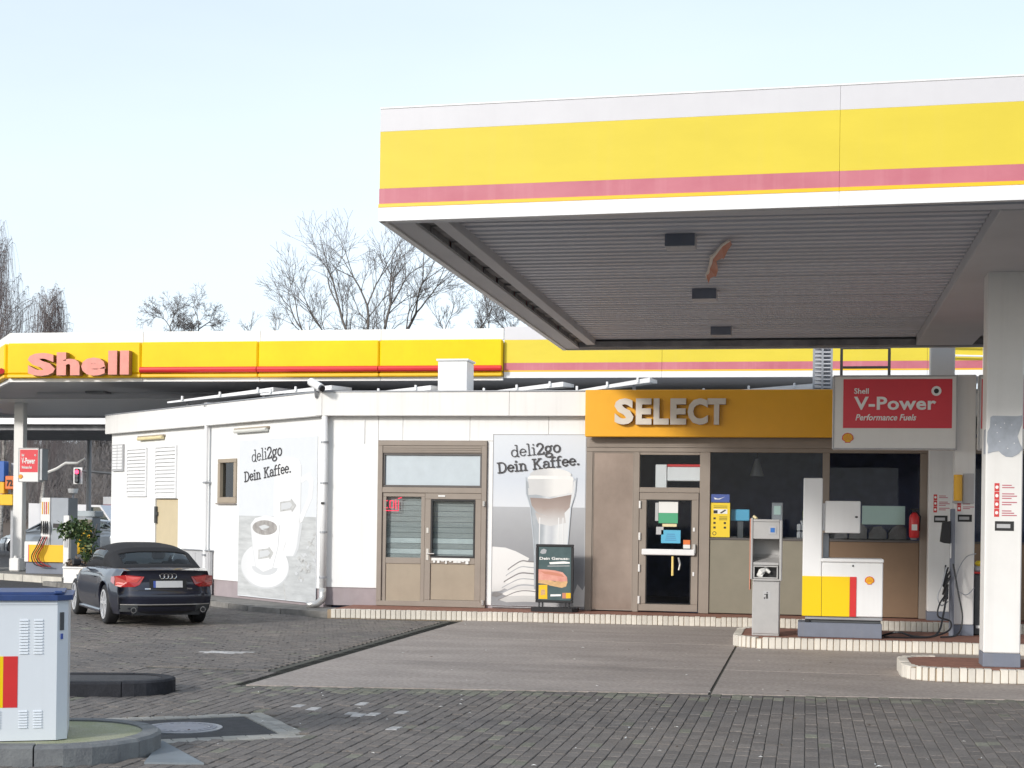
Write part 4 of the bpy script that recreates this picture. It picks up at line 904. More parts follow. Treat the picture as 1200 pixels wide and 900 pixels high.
mb = MB(); vs, fs, _ = text_mesh('Dein Genuss-', .53, .05, .001, .02); mb.add([(adp(118, 250)[0] + p[0], 26.5735 + p[1] - .001, adp(118, 250)[1] + p[2] + p[0] * .01) for p in vs], fs); mb.build('lettering', 'print_white', af)
ad([(230, 275), (400, 262), (470, 270), (470, 285), (240, 296)], 'print_white', .001, 'strapline'); ad([(212, 312), (468, 306), (468, 314), (212, 320)], 'grey_panel', .001, 'strapline')
ad([(122, 175), (135, 145), (165, 130), (200, 145), (190, 180), (150, 188)], 'p_grey', .001, 'logo_print')
for x in (-4.60, -4.54, -4.13, -4.07): MB().box(x, x + .022, 26.57, 26.60, .20, .30, 0, .002).build('leg', 'black', af)
mb = MB(); mb.prism([(-4.72, 26.50), (-4.66, 26.42), (-3.98, 26.42), (-3.90, 26.50), (-3.90, 26.68), (-3.98, 26.76), (-4.66, 26.76), (-4.72, 26.68)], .146, .215); mb.build('base', 'rubber', af)

# ---- on the roof
ch = thing('roof_chimney', 'square white chimney box standing on the flat roof', 'chimney', (-6.77, 29.3, 3.95)); MB().box(-7.06, -6.48, 29.0, 29.6, 3.95, 4.80, 0, .01).build('shaft', 'white_metal', ch); MB().box(-7.09, -6.45, 28.97, 29.63, 4.802, 4.84, 0, .006).build('cap', 'white_metal', ch)
def roof_panel(x0, x1, z0, z1, y, label):
    z0 -= .05; z1 -= .06
    t = thing('roof_sheet', label, 'roof panel', ((x0 + x1) / 2, y, 3.96), group='white sheets on the flat roof')
    n = max(2, int((x1 - x0) / 1.2)); mb = MB(); mb.add([(x0, y, z0), (x1, y, z1), (x1, y, z1 + .09), (x0, y, z0 + .035), (x0, y + 1.4, z0 + .1), (x1, y + 1.4, z1 + .1), (x1, y + 1.4, z1 + .16), (x0, y + 1.4, z0 + .16)], [(0, 1, 2, 3), (3, 2, 6, 7), (4, 7, 6, 5), (0, 3, 7, 4), (1, 5, 6, 2), (0, 4, 5, 1)]); mb.build('sheet', 'white_metal', t)
    for k in range(n + 1):
        f = (k + .4) / (n + .8); x = x0 + (x1 - x0) * f; z = z0 + (z1 - z0) * f; mb = MB(); mb.box(x - .02, x + .02, y - .03, y + .02, z + .02, z + .12, 0, .004); mb.build('bracket', 'white_metal', t)
    MB().box(x0 + .3, x0 + .36, y + .3, y + .36, 3.95, z0 + .05).build('post', 'galv', t); MB().box(x1 - .36, x1 - .3, y + .3, y + .36, 3.95, z1 + .05).build('post', 'galv', t)
roof_panel(-13.6, -11.2, 4.20, 4.46, 31.2, 'white sloping roof sheet above the louvres of the oblique wall')
roof_panel(-10.9, -9.4, 4.24, 4.36, 29.6, 'white sloping roof sheet left of the security camera')
roof_panel(-9.3, -7.2, 4.11, 4.30, 29.0, 'white sloping roof sheet between camera and chimney box')
roof_panel(-6.4, -4.6, 4.18, 4.36, 29.0, 'white sloping roof sheet right of the chimney box')
roof_panel(-4.5, -2.9, 4.17, 4.40, 28.6, 'white sloping roof sheet above the left end of the orange sign')
roof_panel(-2.2, .08, 4.10, 4.24, 28.2, 'longest white roof sheet above the right half of the orange sign')
lt = thing('roof_vent_tower', 'narrow grey louvred tower on the roof between two yellow striped fascias', 'vent', (.27, 29.2, 3.95))
mb = MB(); 
for x in (.10, .255, .42): mb.box(x - .02, x + .02, 29.0, 29.04, 3.95, 5.5)
mb.box(.08, .44, 29.35, 29.4, 3.95, 5.5); mb.build('upright', 'galv', lt)
for k in range(20):
    z = 4.05 + k * .072; MB().box(.12, .235, 29.0, 29.25, z, z + .02).build('slat', 'soffit_light', lt); MB().box(.275, .40, 29.0, 29.25, z, z + .02).build('slat', 'soffit_light', lt)
gd = thing('roof_guard_rail', 'black tubular guard rail on the roof above the red fuel sign', 'railing', (1.0, 29.1, 3.95))
for x in (.60, 1.46): MB().box(x - .025, x + .025, 29.05, 29.1, 3.95, 5.4).build('post', 'black', gd)
for z in (4.62, 4.98, 5.3): MB().box(.627, 1.433, 29.06, 29.09, z, z + .045).build('rail', 'black', gd)

# ================================================================== CANOPIES
can = thing('forecourt_canopy', 'large foreground canopy with yellow fascia, pink stripe and ribbed grey underside', 'canopy', (2.2, 20, 0))
XL, YFR, YBK, XR = -4.16, 14.5, 26.2, 9.0
def fascia(parent, x0, x1, y, name='fascia_panel', xf=None, zz=(5.78, 5.56, 5.00, 4.85, 4.815, 4.68), mats=('fascia_white', 'faded_yellow', 'faded_red', 'deep_yellow', 'white_metal'), th=.06):
    mb = MB(xf); offs = (0, 0, .004, .012, .008)
    for k in range(5): mb.box(x0, x1, y - offs[k], y + th, zz[k + 1], zz[k], k, 0.002)
    return mb.build(name, list(mats), parent)
fx = [XL, .26, 1.88, 5.2, XR]
CX = place_frame((XL, YFR + .06, 0), R(-2.7)) @ place_frame((-XL, -YFR, 0))
for a, b in zip(fx[:-1], fx[1:]): fascia(can, a + .0008, b - .0008, YFR, xf=CX)
MB(CX).box(XL + .0, XR, YFR + .065, YFR + .2, 4.705, 4.745, 0, .004).build('edge_flange', 'soffit', can)
MB().prism([(XL + .065, YFR + .2), (XR, YFR - .40), (XR, YFR + .07), (XL + .065, YFR + .28)][::1], 4.76, 4.80).build('soffit_wedge', 'soffit', can)
MB(CX).box(XL - .0, XR, YFR - .004, YFR + .08, 5.782, 5.80, 0, .004).build('top_trim', 'white_metal', can)
# side and back fascias
for (y0, y1) in ((YFR + .065, 18.5), (18.505, 22.4), (22.405, YBK)):
    mb = MB(); zz = (5.78, 5.56, 5.00, 4.85, 4.815, 4.68)
    for k in range(5): mb.box(XL - (0, 0, .004, .012, .008)[k], XL + .06, y0, y1, zz[k + 1], zz[k], k, .002)
    mb.build('fascia_panel', ['fascia_white', 'faded_yellow', 'faded_red', 'deep_yellow', 'white_metal'], can)
MB().box(XL + .065, XR, YBK - .06, YBK, 4.68, 5.78, 0, .004).build('rear_fascia', 'soffit_light', can)
MB().box(XL + .065, XR, YFR + .065, YBK - .065, 5.50, 5.60).build('roof_deck', 'galv', can)
# underside: edge flange, dark gutter, light trim, ribbed sheets
MB().box(XL + .065, XL + .30, YFR + .3, YBK - .065, 4.70, 4.74, 0, .004).build('edge_flange', 'soffit_light', can)
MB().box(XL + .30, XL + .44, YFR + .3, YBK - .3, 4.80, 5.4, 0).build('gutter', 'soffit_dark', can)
mb = MB()
rs = random.Random(9); y = YFR + .32
while y < YBK - .5:
    L_ = rs.uniform(.3, .9); mb.box(XL + .30, XL + .31, y, y + L_, 4.73, 4.80, 0); mb.box(XL + .315, XL + .43, y, y + L_ * .8, 4.79 - rs.uniform(0, .02), 4.795, 0); y += L_ + rs.uniform(.02, .2)
mb.build('gutter_debris', 'soffit_dark', can)
MB().box(XL + .445, XL + .60, YFR + .3, YBK - .3, 4.735, 4.85, 0, .006).build('trim_beam', 'soffit_light', can)
MB().box(XL + .065, XR, YFR + .065, YFR + .29, 4.70, 4.75, 0, .004).build('edge_flange', 'soffit', can)
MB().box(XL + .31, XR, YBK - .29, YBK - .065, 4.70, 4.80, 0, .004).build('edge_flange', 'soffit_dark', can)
def rib_sheet(x0, x1, nm):
    L_ = x1 - x0; mb = MB(); vs = []; prof = [(0, 0), (.12, 0), (.14, .042), (.22, .042), (.24, 0)]
    for (yy, zz_) in prof: vs += [(0, yy, zz_), (L_, yy, zz_)]
    mb.add(vs, [(2 * i, 2 * i + 1, 2 * i + 3, 2 * i + 2) for i in range(4)]); o = mb.build(nm, 'soffit', None); me = o.data; bpy.data.objects.remove(o)
    n = int((YBK - .3 - (YFR + .3)) / .24)
    for k in range(n): put(me, 'soffit_sheet', can, (x0, YFR + .30 + k * .2405, 4.83 + rs.uniform(-.0015, .0015)))
    return YFR + .3 + n * .2405
ye = rib_sheet(XL + .60, 1.72, 'soffit_sheet'); rib_sheet(2.62, XR, 'soffit_sheet')
MB().box(XL + .6, XR, ye, YBK - .29, 4.83, 4.86).build('edge_sheet', 'soffit', can)
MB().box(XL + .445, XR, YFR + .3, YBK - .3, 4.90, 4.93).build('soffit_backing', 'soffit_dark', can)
MB().box(1.725, 2.615, YFR + .30, YBK - .30, 4.69, 4.89, 0, .01).build('main_beam', 'soffit_light', can)
for k, y in enumerate((16.35, 20.3, 24.3)):
    mb = MB(); mb.box(-1.52, -1.20, y, y + .28, 4.695, 4.829, 0, .006); L_ = mb.build('canopy_light', 'soffit_light', can)
    MB().box(-1.518, -1.202, y - .012, y - .0005, 4.70, 4.828).build('lens', 'plinth_blue', L_)
strip = [(-.84, 16.50), (-.94, 16.85), (-1.04, 17.32), (-1.10, 17.62), (-1.12, 17.86), (-1.17, 18.32), (-1.20, 18.6), (-1.24, 18.85), (-1.25, 19.1), (-1.29, 19.25)]
mb = MB(); mb.tube([(x, y, 4.775 + .012 * (k % 2)) for k, (x, y) in enumerate(strip)], [.012, .016, .018, .03, .024, .016, .02, .012, .008, .005], 5); mb.build('peeling_strip', 'peel_white', can)
mb = MB()
for k in range(8):
    (x0, y0), (x1, y1) = strip[k], strip[k + 1]; w0, w1 = [.02, .07, .09, .05, .07, .10, .09, .05, .02][k], [.07, .09, .05, .07, .10, .09, .05, .02, .01][k]
    mb.add([(x0, y0, 4.78), (x1, y1, 4.78), (x1 + w1, y1 + .05, 4.75 - .03 * (k % 2)), (x0 + w0, y0 + .05, 4.74 + .02 * (k % 2))], [(0, 1, 2, 3)])
mb.build('peeling_strip', 'peel_orange', can)
def column(parent, x0, x1, y0, y1, ztop, plinth_h=.16, zb=.145, name='column', m='cream_white', pm='plinth_blue'):
    c = MB().box(x0, x1, y0, y1, zb + plinth_h, ztop, 0, .012).build(name, m, parent)
    MB().box(x0 - .004, x1 + .004, y0 - .004, y1 + .004, zb, zb + plinth_h - .002, 0, .006).build('column_foot', pm, c)
    return c
C1 = column(can, 2.02, 2.43, 18.4, 18.82, 4.70); sp = thing('sign_pylon', 'slim white square pylon carrying the fuel sign on the pump island', 'pylon', (2.27, 23.5, .145)); C2 = column(sp, 2.13, 2.42, 23.35, 23.7, 3.97); C3 = column(can, 2.02, 2.42, 26.75, 27.04, 5.30, .15)
# ragged grey repair patch, stickers and plates on the columns
mb = MB(); mb.prism([(2.065, 3.02), (2.09, 3.035), (2.36, 3.03), (2.415, 3.04), (2.41, 2.93), (2.385, 2.86), (2.365, 2.80), (2.39, 2.72), (2.425, 2.66), (2.38, 2.60), (2.31, 2.56), (2.24, 2.565), (2.20, 2.59), (2.16, 2.63), (2.10, 2.62), (2.04, 2.60), (2.045, 2.68), (2.03, 2.74), (2.035, 2.85), (2.06, 2.9)], 18.399, 18.393, 0, 'y'); pt = mb.build('repair_patch', 'plinth_blue', C1)
pt.data.materials[0] = mat('patch_grey', (.36, .39, .44), .5, var=.12, vscale=12)
MB().prism([(2.015, 2.60), (2.015, 2.88), (2.019, 2.88), (2.019, 2.60)], 18.42, 18.6, 0, 'y').build('repair_patch', 'patch_grey', C1)
mb = MB()
for (x, z) in ((2.12, 2.93), (2.18, 2.9), (2.22, 2.95), (2.3, 2.93), (2.14, 2.84), (2.17, 2.74), (2.26, 2.66), (2.33, 2.72)): mb.prism(ell(x, z, .006, .006, n=8), 18.3925, 18.390, 0, 'y')
mb.build('patch_dot', 'print_white', C1)
def safety(col, x, z, y, s=1., n=4):
    for k in range(n):
        zz = z - k * .098 * s; MB().box(x, x + .055 * s, y - .003, y - .0003, zz - .093 * s, zz).build('warning_sticker', 'print_red', col)
        MB().prism(ell(x + .0275 * s, zz - .046 * s, .018 * s, .020 * s, n=14), y - .0035, y - .0045, 0, 'y').build('pictogram', 'print_white', col)
        mb = MB()
        for q in range(2 + k % 2): mb.box(x + .085 * s, x + (.19 + .03 * ((k + q) % 3)) * s, y - .002, y - .0005, zz - (.03 + q * .026) * s, zz - (.018 + q * .026) * s)
        mb.build('small_print', 'faded_red', col)
    zz = z - n * .098 * s - .045 * s
    MB().box(x + .01 * s, x + .22 * s, y - .004, y - .0003, zz - .11 * s, zz, 0, .001).build('number_plate', 'ink', col)
    mb = MB(); mb.box(x + .03 * s, x + .18 * s, y - .0052, y - .0042, zz - .078 * s, zz - .032 * s); mb.build('plate_text', 'grey_panel', col)
safety(C1, 2.12, 2.26, 18.4); safety(C2, 2.17, 2.24, 23.35, .95, 3); safety(C3, 2.10, 2.27, 26.75, 1.05, 3)
yl = thing('column_lamp', 'yellow half-round lamp fixed to the left side of the slim sign pylon', 'lamp', (2.12, 23.3, 2.0))
mb = MB(); mb.tube([(2.17, 23.29, 2.12), (2.17, 23.29, 2.50)], .062, 14); mb.build('lamp_body', 'lamp_yellow', yl); MB().box(2.10, 2.24, 23.24, 23.348, 2.085, 2.115, 0, .005).build('base', 'grey_panel', yl); MB().box(2.245, 2.40, 23.32, 23.348, 2.08, 2.52, 0, .004).build('back_plate', 'grey_panel', yl)

# ---- the far canopy beyond the shop
YN = 32.0
fc = thing('far_canopy', 'long canopy behind the shop with lit yellow fascia boxes and red tube at the left', 'canopy', (-10, 38, 0))
FZ = (5.80, 5.57, 4.95, 4.83, 4.80, 4.70)
for a, b in ((-6.35, -3.0), (-2.995, .1), (.105, 2.35), (2.355, 3.5)):
    fascia(fc, a, b, YN, zz=(5.83, 5.55, 5.06, 4.90, 4.87, 4.74))
sv = [-17.75, -14.53, -11.80, -9.06, -6.36]
for k, (a, b) in enumerate(zip(sv[:-1], sv[1:])):
    MB().box(a + .004, b - .004, YN - .01, YN + .06, 5.56, 5.80, 0, .003).build('fascia_panel', 'parapet_white', fc)
    MB().box(a + .006, b - .006, YN - .14, YN + .05, 4.86, 5.555, 0, .03).build('light_box', 'shell_yellow', fc)
    MB().box(a + .004, b - .004, YN - .145, YN + .05, 4.77, 4.857, 0, .02).build('lower_trim', 'deep_yellow', fc)
    MB().box(a + .004, b - .004, YN - .02, YN + .06, 4.69, 4.768, 0, .003).build('bottom_trim', 'white_metal', fc)
    if k: MB().tube([(a + .01, YN - .18, 4.935), (b - .01, YN - .18, 4.935)], .065, 10).build('red_tube', 'bright_red', fc)
# chamfered left side running back
sa = math.atan2(.80, -.60); SXF = place_frame((-17.75, YN, 0), sa)       # local +x along the side, +y outward
for (a, b) in ((0.02, 3.0), (3.01, 6.0), (6.01, 9.0)):
    MB(SXF).box(a, b, -.06, .01, 5.56, 5.80, 0, .003).build('fascia_panel', 'parapet_white', fc)
    MB(SXF).box(a, b, -.05, .13, 4.86, 5.555, 0, .03).build('light_box', 'shell_yellow', fc)
    MB(SXF).box(a, b, -.05, .14, 4.77, 4.857, 0, .02).build('lower_trim', 'deep_yellow', fc)
    MB(SXF).box(a, b, -.06, .02, 4.69, 4.768, 0, .003).build('bottom_trim', 'white_metal', fc)
    MB(SXF).tube([(a, .18, 4.935), (b, .18, 4.935)], .065, 10).build('red_tube', 'bright_red', fc)
q9 = Vector((-17.75, YN)) + Vector((-.6, .8)) * 9
MB().prism([(-17.7, YN + .07), (3.45, YN + .07), (3.45, 44.5), (-26, 44.5), tuple(q9)], 4.76, 5.5).build('roof_slab', 'soffit_light', fc)
MB().box(-26, 3.4, 44.3, 44.5, 4.69, 5.7).build('rear_fascia', 'soffit_light', fc)
MB().box(3.445, 3.5, YN + .07, 44.5, 4.74, 5.8).build('fascia_panel', 'white_metal', fc)
for y in (35.6,): MB().box(-22 if y > 36 else -19, 3.3, y, y + .3, 4.70, 4.757).build('cross_beam', 'soffit_dark' if y > 37 else 'soffit_light', fc)
for (x, y) in ((-21.3, 38.8), (-12.35, 36.5), (-3.0, 36.5)):
    column(fc, x - (.08 if y > 38 else 0), x + (.20 if y > 38 else .62), y, y + (.22 if y > 38 else .45), 4.76, .1, .0, m='soffit_light' if y < 38 else 'cream_white')
MB().box(-24, 3.3, 37.5, 44.2, 4.742, 4.756).build('soffit_lightener', 'white_metal', fc)  # white sheet added so the rear of the underside looks brighter
for (x, y) in ((-17.5, 35.2), (-14.0, 35.2)): MB().box(x, x + .5, y, y + .4, 4.70, 4.755).build('canopy_light', 'soffit_dark', fc)
for z in (5.2, 5.0): MB().tube([(2.75, YN - .12, z + .15), (3.42, YN - .12, z + .13)], .02, 6).build('rail', 'white_metal', fc)
MB().box(3.42, 3.52, YN - .15, YN - .07, 4.62, 5.62, 0, .006).build('rail_post', 'white_metal', fc)
sl = thing('brand_lettering', 'raised salmon coloured letters on the far canopy fascia', 'lettering', (-15.9, YN - .3, 4.8))
for ch, x, w_, h_, z_ in (('S', -17.14, .66, .51, 4.80), ('h', -16.44, .55, .51, 4.81), ('e', -15.85, .58, .40, 4.80), ('l', -15.21, .21, .53, 4.82), ('l', -14.93, .21, .53, 4.82)):
    lettering(ch, x, YN - .33, z_, w_, h_, .17, ['letter_salmon', 'letter_side'], sl, 'letter', bold=.055, two=True)
c2 = thing('second_far_canopy', 'low grey canopy farther back at the left edge behind the fuel pumps', 'canopy', (-32, 55, 0))
MB().box(-48, -24.5, 52.0, 52.3, 4.95, 5.5, 0, .01).build('fascia', 'white_metal', c2); MB().box(-48, -24.5, 52.3, 60, 4.75, 5.45).build('roof_slab', 'soffit_dark', c2)
for x in (-44, -36.2): MB().box(x, x + .4, 55, 55.4, 0, 4.75).build('column', 'cream_white', c2)

# ================================================================== FORECOURT EQUIPMENT
pu = thing('fuel_pump', 'white fuel dispenser with yellow and red band and tall tower on the tiled island', 'fuel pump', (.5, 22.4, .145))
MB().box(-.10, 1.065, 22.24, 22.78, .146, .355, 0, .008).build('base_plinth', 'plinth_blue', pu)
MB().box(.02, 1.05, 22.28, 22.72, .355, .445, 0, .006).build('base_gap', 'dark_grey', pu); MB().box(.0, 1.07, 22.235, 22.76, .40, .447, 0, .006).build('base_rail', 'galv', pu)
mb = MB(); mb.box(.226, 1.07, 22.20, 22.74, .45, 1.215, 0, .012); bd = mb.build('cabinet', 'white_metal', pu)
MB().box(.215, 1.078, 22.18, 22.76, 1.217, 1.27, 0, .012).build('cabinet_top', 'white_metal', pu)
MB().box(-.045, .222, 22.195, 22.72, .45, 2.405, 0, .012).build('tower', 'white_metal', pu)
MB().box(-.046, .2215, 22.190, 22.1945, .452, 1.015).build('yellow_band', 'pump_yellow', pu); MB().box(.2275, .612, 22.190, 22.1995, .452, 1.015).build('yellow_band', 'pump_yellow', pu)
MB().box(.614, .705, 22.190, 22.1995, .452, 1.015).build('red_band', 'bright_red', pu)
MB().prism(ell(.655, 1.17, .014, .014, n=12), 22.199, 22.19, 0, 'y').build('lock', 'dark_grey', bd)
pecten(.885, .965, .062, 22.198, pu)
MB().box(.262, .75, 22.26, 22.56, 1.63, 2.085, 0, .01).build('screen_box', 'white_metal', pu); MB().box(.227, .26, 22.28, 22.5, 1.66, 2.05, 0, .005).build('screen_hinge', 'white_metal', pu)
MB().prism(ell(.695, 1.86, .022, .014, n=12), 22.259, 22.25, 0, 'y').build('lock', 'black', pu)
MB().box(.24, .32, 22.5, 22.62, 1.272, 1.628, 0, .004).build('screen_post', 'galv', pu)
MB().box(.0, .06, 22.24, 22.30, .358, .398).build('bolt_block', 'black', pu)

bi = thing('waste_bin', 'tall grey service bin with towel slot and blue button panel left of the white pump', 'waste bin', (-.56, 22.35, .145))
mb = MB(); mb.box(-.745, -.36, 22.2, 22.60, .146, .93, 0, .01); mb.build('lower_cabinet', 'bin_grey', bi)
MB().box(-.735, -.37, 22.185, 22.199, .18, .91, 0, .004).build('lower_door', 'bin_grey', bi)
mb = MB(); mb.box(-.775, -.745, 22.17, 22.62, .95, 1.83, 0, .008); mb.box(-.37, -.335, 22.17, 22.62, .932, 1.80, 0, .008); mb.box(-.743, -.372, 22.58, 22.62, .95, 1.80); mb.box(-.743, -.372, 22.175, 22.58, 1.775, 1.81, 0, .006); mb.box(-.743, -.372, 22.175, 22.58, .935, .96); mb.build('housing', 'bin_grey', bi)
MB().box(-.790, -.776, 22.18, 22.6, .8, 1.82, 0, .003).build('side_strip', 'peel_orange', bi)
MB().box(-.743, -.372, 22.18, 22.5, 1.53, 1.773, 0, .006).build('top_panel', 'bin_grey', bi)
MB().box(-.525, -.415, 22.172, 22.1795, 1.60, 1.715, 0, .002).build('button_frame', 'grey_panel', bi); MB().box(-.50, -.44, 22.168, 22.1718, 1.625, 1.69).build('button_label', mat('label_blue', (.03, .16, .50), .4) and 'label_blue', bi)
MB().prism([(22.2, 1.20), (22.56, 1.20), (22.56, 1.30), (22.5, 1.26)], -.742, -.373, 0, 'x').build('shelf', 'bin_grey', bi)
MB().box(-.74, -.375, 22.19, 22.56, 1.155, 1.198, 0, .006).build('shelf_lip', 'bin_grey', bi)
MB().box(-.73, -.385, 22.3, 22.56, .97, 1.15).build('slot_back', 'black', bi)
mb = MB(); mb.tube([(-.66, 22.25, 1.0), (-.62, 22.22, 1.06), (-.56, 22.26, 1.10), (-.50, 22.24, 1.05)], [.03, .05, .04, .02], 7); mb.tube([(-.68, 22.24, 1.02), (-.60, 22.22, 1.0)], .025, 6); mb.build('paper_towel', 'paper_white', bi)
mb = MB(); frame_ring(mb, -.735, -.385, .965, 1.15, .02, 22.172, 22.19); mb.build('slot_frame', 'bin_grey', bi)
mb = MB(); mb.box(-.59, -.49, 22.182, 22.1845, .66, .79); mb.build('bin_label', 'grey_panel', bi)
mb = MB(); mb.prism(ell(-.535, .765, .010, .010, n=8), 22.182, 22.180, 0, 'y'); mb.box(-.55, -.525, 22.180, 22.182, .71, .75); mb.box(-.555, -.540, 22.180, 22.182, .68, .71); mb.box(-.535, -.522, 22.180, 22.182, .68, .71); mb.box(-.575, -.552, 22.180, 22.182, .735, .745); mb.box(-.58, -.565, 22.180, 22.182, .675, .70); mb.build('bin_pictogram', 'ink', bi)
MB().tube([(-.70, 22.2, 1.82), (-.74, 22.25, 1.85)], .02, 8).build('knob', 'lamp_cream', bi)

# V-Power sign on the middle column
def fuel_sign(name, label, x0, x1, z0, z1, y, th, loc, xf=None, big=True):
    t = thing(name, label, 'sign', loc)
    MB(xf).box(x0, x1, y, y + th, z0, z1, 0, .02).build('sign_box', 'sign_white', t)
    W, Hh = x1 - x0, z1 - z0
    rx0, rx1, rz0, rz1 = x0 + W * .085, x0 + W * .955, z0 + Hh * .29, z0 + Hh * .945
    MB(xf).box(rx0, rx1, y - .006, y - .0005, rz0, rz1).build('red_panel', 'sign_red', t)
    mb = MB(xf); frame_ring(mb, x0 + .004, x1 - .004, z0 + .004, z1 - .004, .022, y - .010, y - .0005, 0, .004); mb.build('rim', 'grey_panel', t)
    rw, rh = rx1 - rx0, rz1 - rz0; yy = y - .0135
    lettering('Shell', rx0 + rw * .10, yy, rz0 + rh * .70, rw * .135, rh * .115, .006, ['print_white'], t, bold=.02, xf=xf)
    lettering('V-Power', rx0 + rw * .10, yy, rz0 + rh * .37, rw * .755, rh * .27, .006, ['print_white'], t, bold=.026, space=1.05, xf=xf)
    lettering('Performance Fuels', rx0 + rw * .115, yy, rz0 + rh * .155, rw * .56, rh * .13, .006, ['print_white'], t, bold=.02, xf=xf, shear=.25)
    c = (rx0 + rw * .855, rz0 + rh * .755); r = rw * .046
    mb = MB(xf); mb.prism(ell(*c, r, r), y - .0135, y - .0065, 0, 'y'); mb.build('ring_mark', 'print_white', t)
    mb = MB(xf); mb.prism(ell(*c, r * .5, r * .5), y - .0150, y - .0137, 0, 'y'); mb.build('ring_mark', 'ink', t)
    pecten(x0 + W * .125, z0 + Hh * .155, Hh * .072, y - .0005, t, xf)
    return t
fuel_sign('fuel_sign', 'largest white and red fuel sign, hung right of the orange sign', .36, 2.145, 2.855, 3.955, 23.2, .16, (1.2, 23.28, 2.85))
MB
s2 = thing('fuel_sign', 'red and white sign cut off behind the near column, right of the sign pylon', 'sign', (3.2, 23.28, 2.85))
MB().box(2.432, 4.25, 23.2, 23.36, 2.855, 3.955, 0, .02).build('sign_box', 'sign_white', s2); MB().box(2.475, 4.15, 23.194, 23.1995, 3.17, 3.89).build('red_panel', 'sign_red', s2)
mb = MB(); frame_ring(mb, 2.436, 4.246, 2.859, 3.951, .022, 23.19, 23.1995, 0, .004); mb.build('rim', 'grey_panel', s2)
for z in (3.1, 3.7): MB().box(2.42, 2.44, 23.37, 23.43, z, z + .06).build('bracket', 'galv', s2)

# air and water post with hoses
ap = thing('air_water_post', 'slim dark grey air and water post with black coiled hose beside the sign pylon', 'service post', (2.06, 23.2, .145))
MB().box(2.06, 2.125, 23.14, 23.24, .146, 2.0, 0, .008).build('post', 'dark_grey', ap); ap.children[0].data.materials[0] = M['plinth_blue']
mb = MB(); mb.prism([(1.92, 1.52), (1.95, 1.80), (2.055, 1.82), (2.055, 1.49), (1.97, 1.50)], 23.10, 23.26, 0, 'y'); mb.build('head', 'black', ap)
mb = MB()
for k in range(11):
    a = k * 1.3; mb.tube([(2.03 + .035 * math.cos(a) * (k % 3 - 1), 23.10 - .01 * (k % 3), 1.18 - k * .03), (1.985 - .01 * (k % 4), 23.06, 1.0 - k * .035), (2.03, 23.09, .82 - k * .012)], .014, 6)
mb.build('hose_bundle', 'hose_black', ap)
MB().tube(curve_pts([(2.03, 23.08, .9), (1.96, 22.9, .5), (1.85, 22.7, .2), (1.55, 22.55, .17), (1.30, 22.5, .23), (1.08, 22.6, .165)]), .016, 6).build('hose', 'hose_black', ap)
MB().tube(curve_pts([(2.0, 23.06, .75), (1.9, 22.9, .62), (1.88, 22.85, .45), (2.05, 22.85, .38), (2.02, 22.8, .25), (1.75, 22.6, .165), (1.4, 22.45, .16), (1.1, 22.42, .165)]), .013, 6).build('hose', 'hose_black', ap)
MB().tube(curve_pts([(2.10, 23.08, 1.2), (2.16, 22.95, .8), (2.22, 22.9, .45), (2.15, 22.8, .2), (1.9, 22.65, .165)]), .013, 6).build('hose', 'hose_black', ap)
MB().tube(curve_pts([(2.0, 23.06, 1.15), (1.94, 23.0, .9), (1.88, 22.98, .72), (1.93, 22.96, .6), (2.03, 23.0, .66)]), .010, 6).build('hose', 'galv', ap)
MB().tube(curve_pts([(2.44, 23.3, 1.35), (2.3, 23.25, 1.3), (2.18, 23.2, 1.1), (2.16, 23.2, .85), (2.3, 23.22, .75), (2.42, 23.3, .85)]), .007, 5).build('cable', 'galv', ap)
MB().box(2.055, 2.075, 23.128, 23.139, 1.28, 1.5, 0, .003).build('gauge', 'white_metal', ap)
mb = MB(); mb.box(2.435, 2.85, 23.5, 23.85, .146, 1.05, 0, .02)
gb = thing('litter_bin', 'dark grey litter bin with a red stripe half hidden behind the near column', 'litter bin', (2.7, 23.7, .145)); mb.build('body', 'dark_grey', gb); MB().box(2.43, 2.855, 23.49, 23.86, 1.052, 1.08, 0, .004).build('red_stripe', 'bright_red', gb); MB().box(2.45, 2.83, 23.52, 23.83, 1.082, 1.16, 0, .02).build('lid', 'grey_panel', gb); MB().box(2.47, 2.53, 23.49, 23.499, .25, .29).build('label', 'paper_white', gb)
MB().box(2.46, 2.66, 23.55, 23.7, 1.162, 1.24, 0, .03).build('yellow_rag', 'paper_yellow', gb)

# ---- foreground cabinet on the near island
bxd = Vector((DI[0], DI[1])).normalized(); ba = math.atan2(bxd.y, bxd.x)
ba = R(25.5)
BX = place_frame((-5.26, 10.36, 0), ba)           # local origin = lower right front corner; x runs left as negative
bx = thing('utility_cabinet', 'pale grey sheet metal cabinet with blue lid in the left foreground', 'cabinet', (-5.7, 10.7, .14), ba)
mb = MB(BX); mb.prism([(-1.6, 0), (-.075, 0), (0, .06), (0, .74), (-1.6, .74)], .135, 1.145); mb.build('housing', 'box_white', bx)
mb = MB(BX); mb.prism([(-1.63, -.03), (-.075, -.03), (.03, .05), (.03, .78), (-1.63, .78)], 1.148, 1.185); mb.prism([(-1.60, .05), (-.10, .05), (-.03, .09), (-.03, .68), (-1.60, .68)], 1.186, 1.205); mb.build('lid', 'lid_blue', bx)
MB(BX).box(-.10, -.04, .02, .06, 1.19, 1.215, 0, .008).build('lid_catch', 'lid_blue', bx)
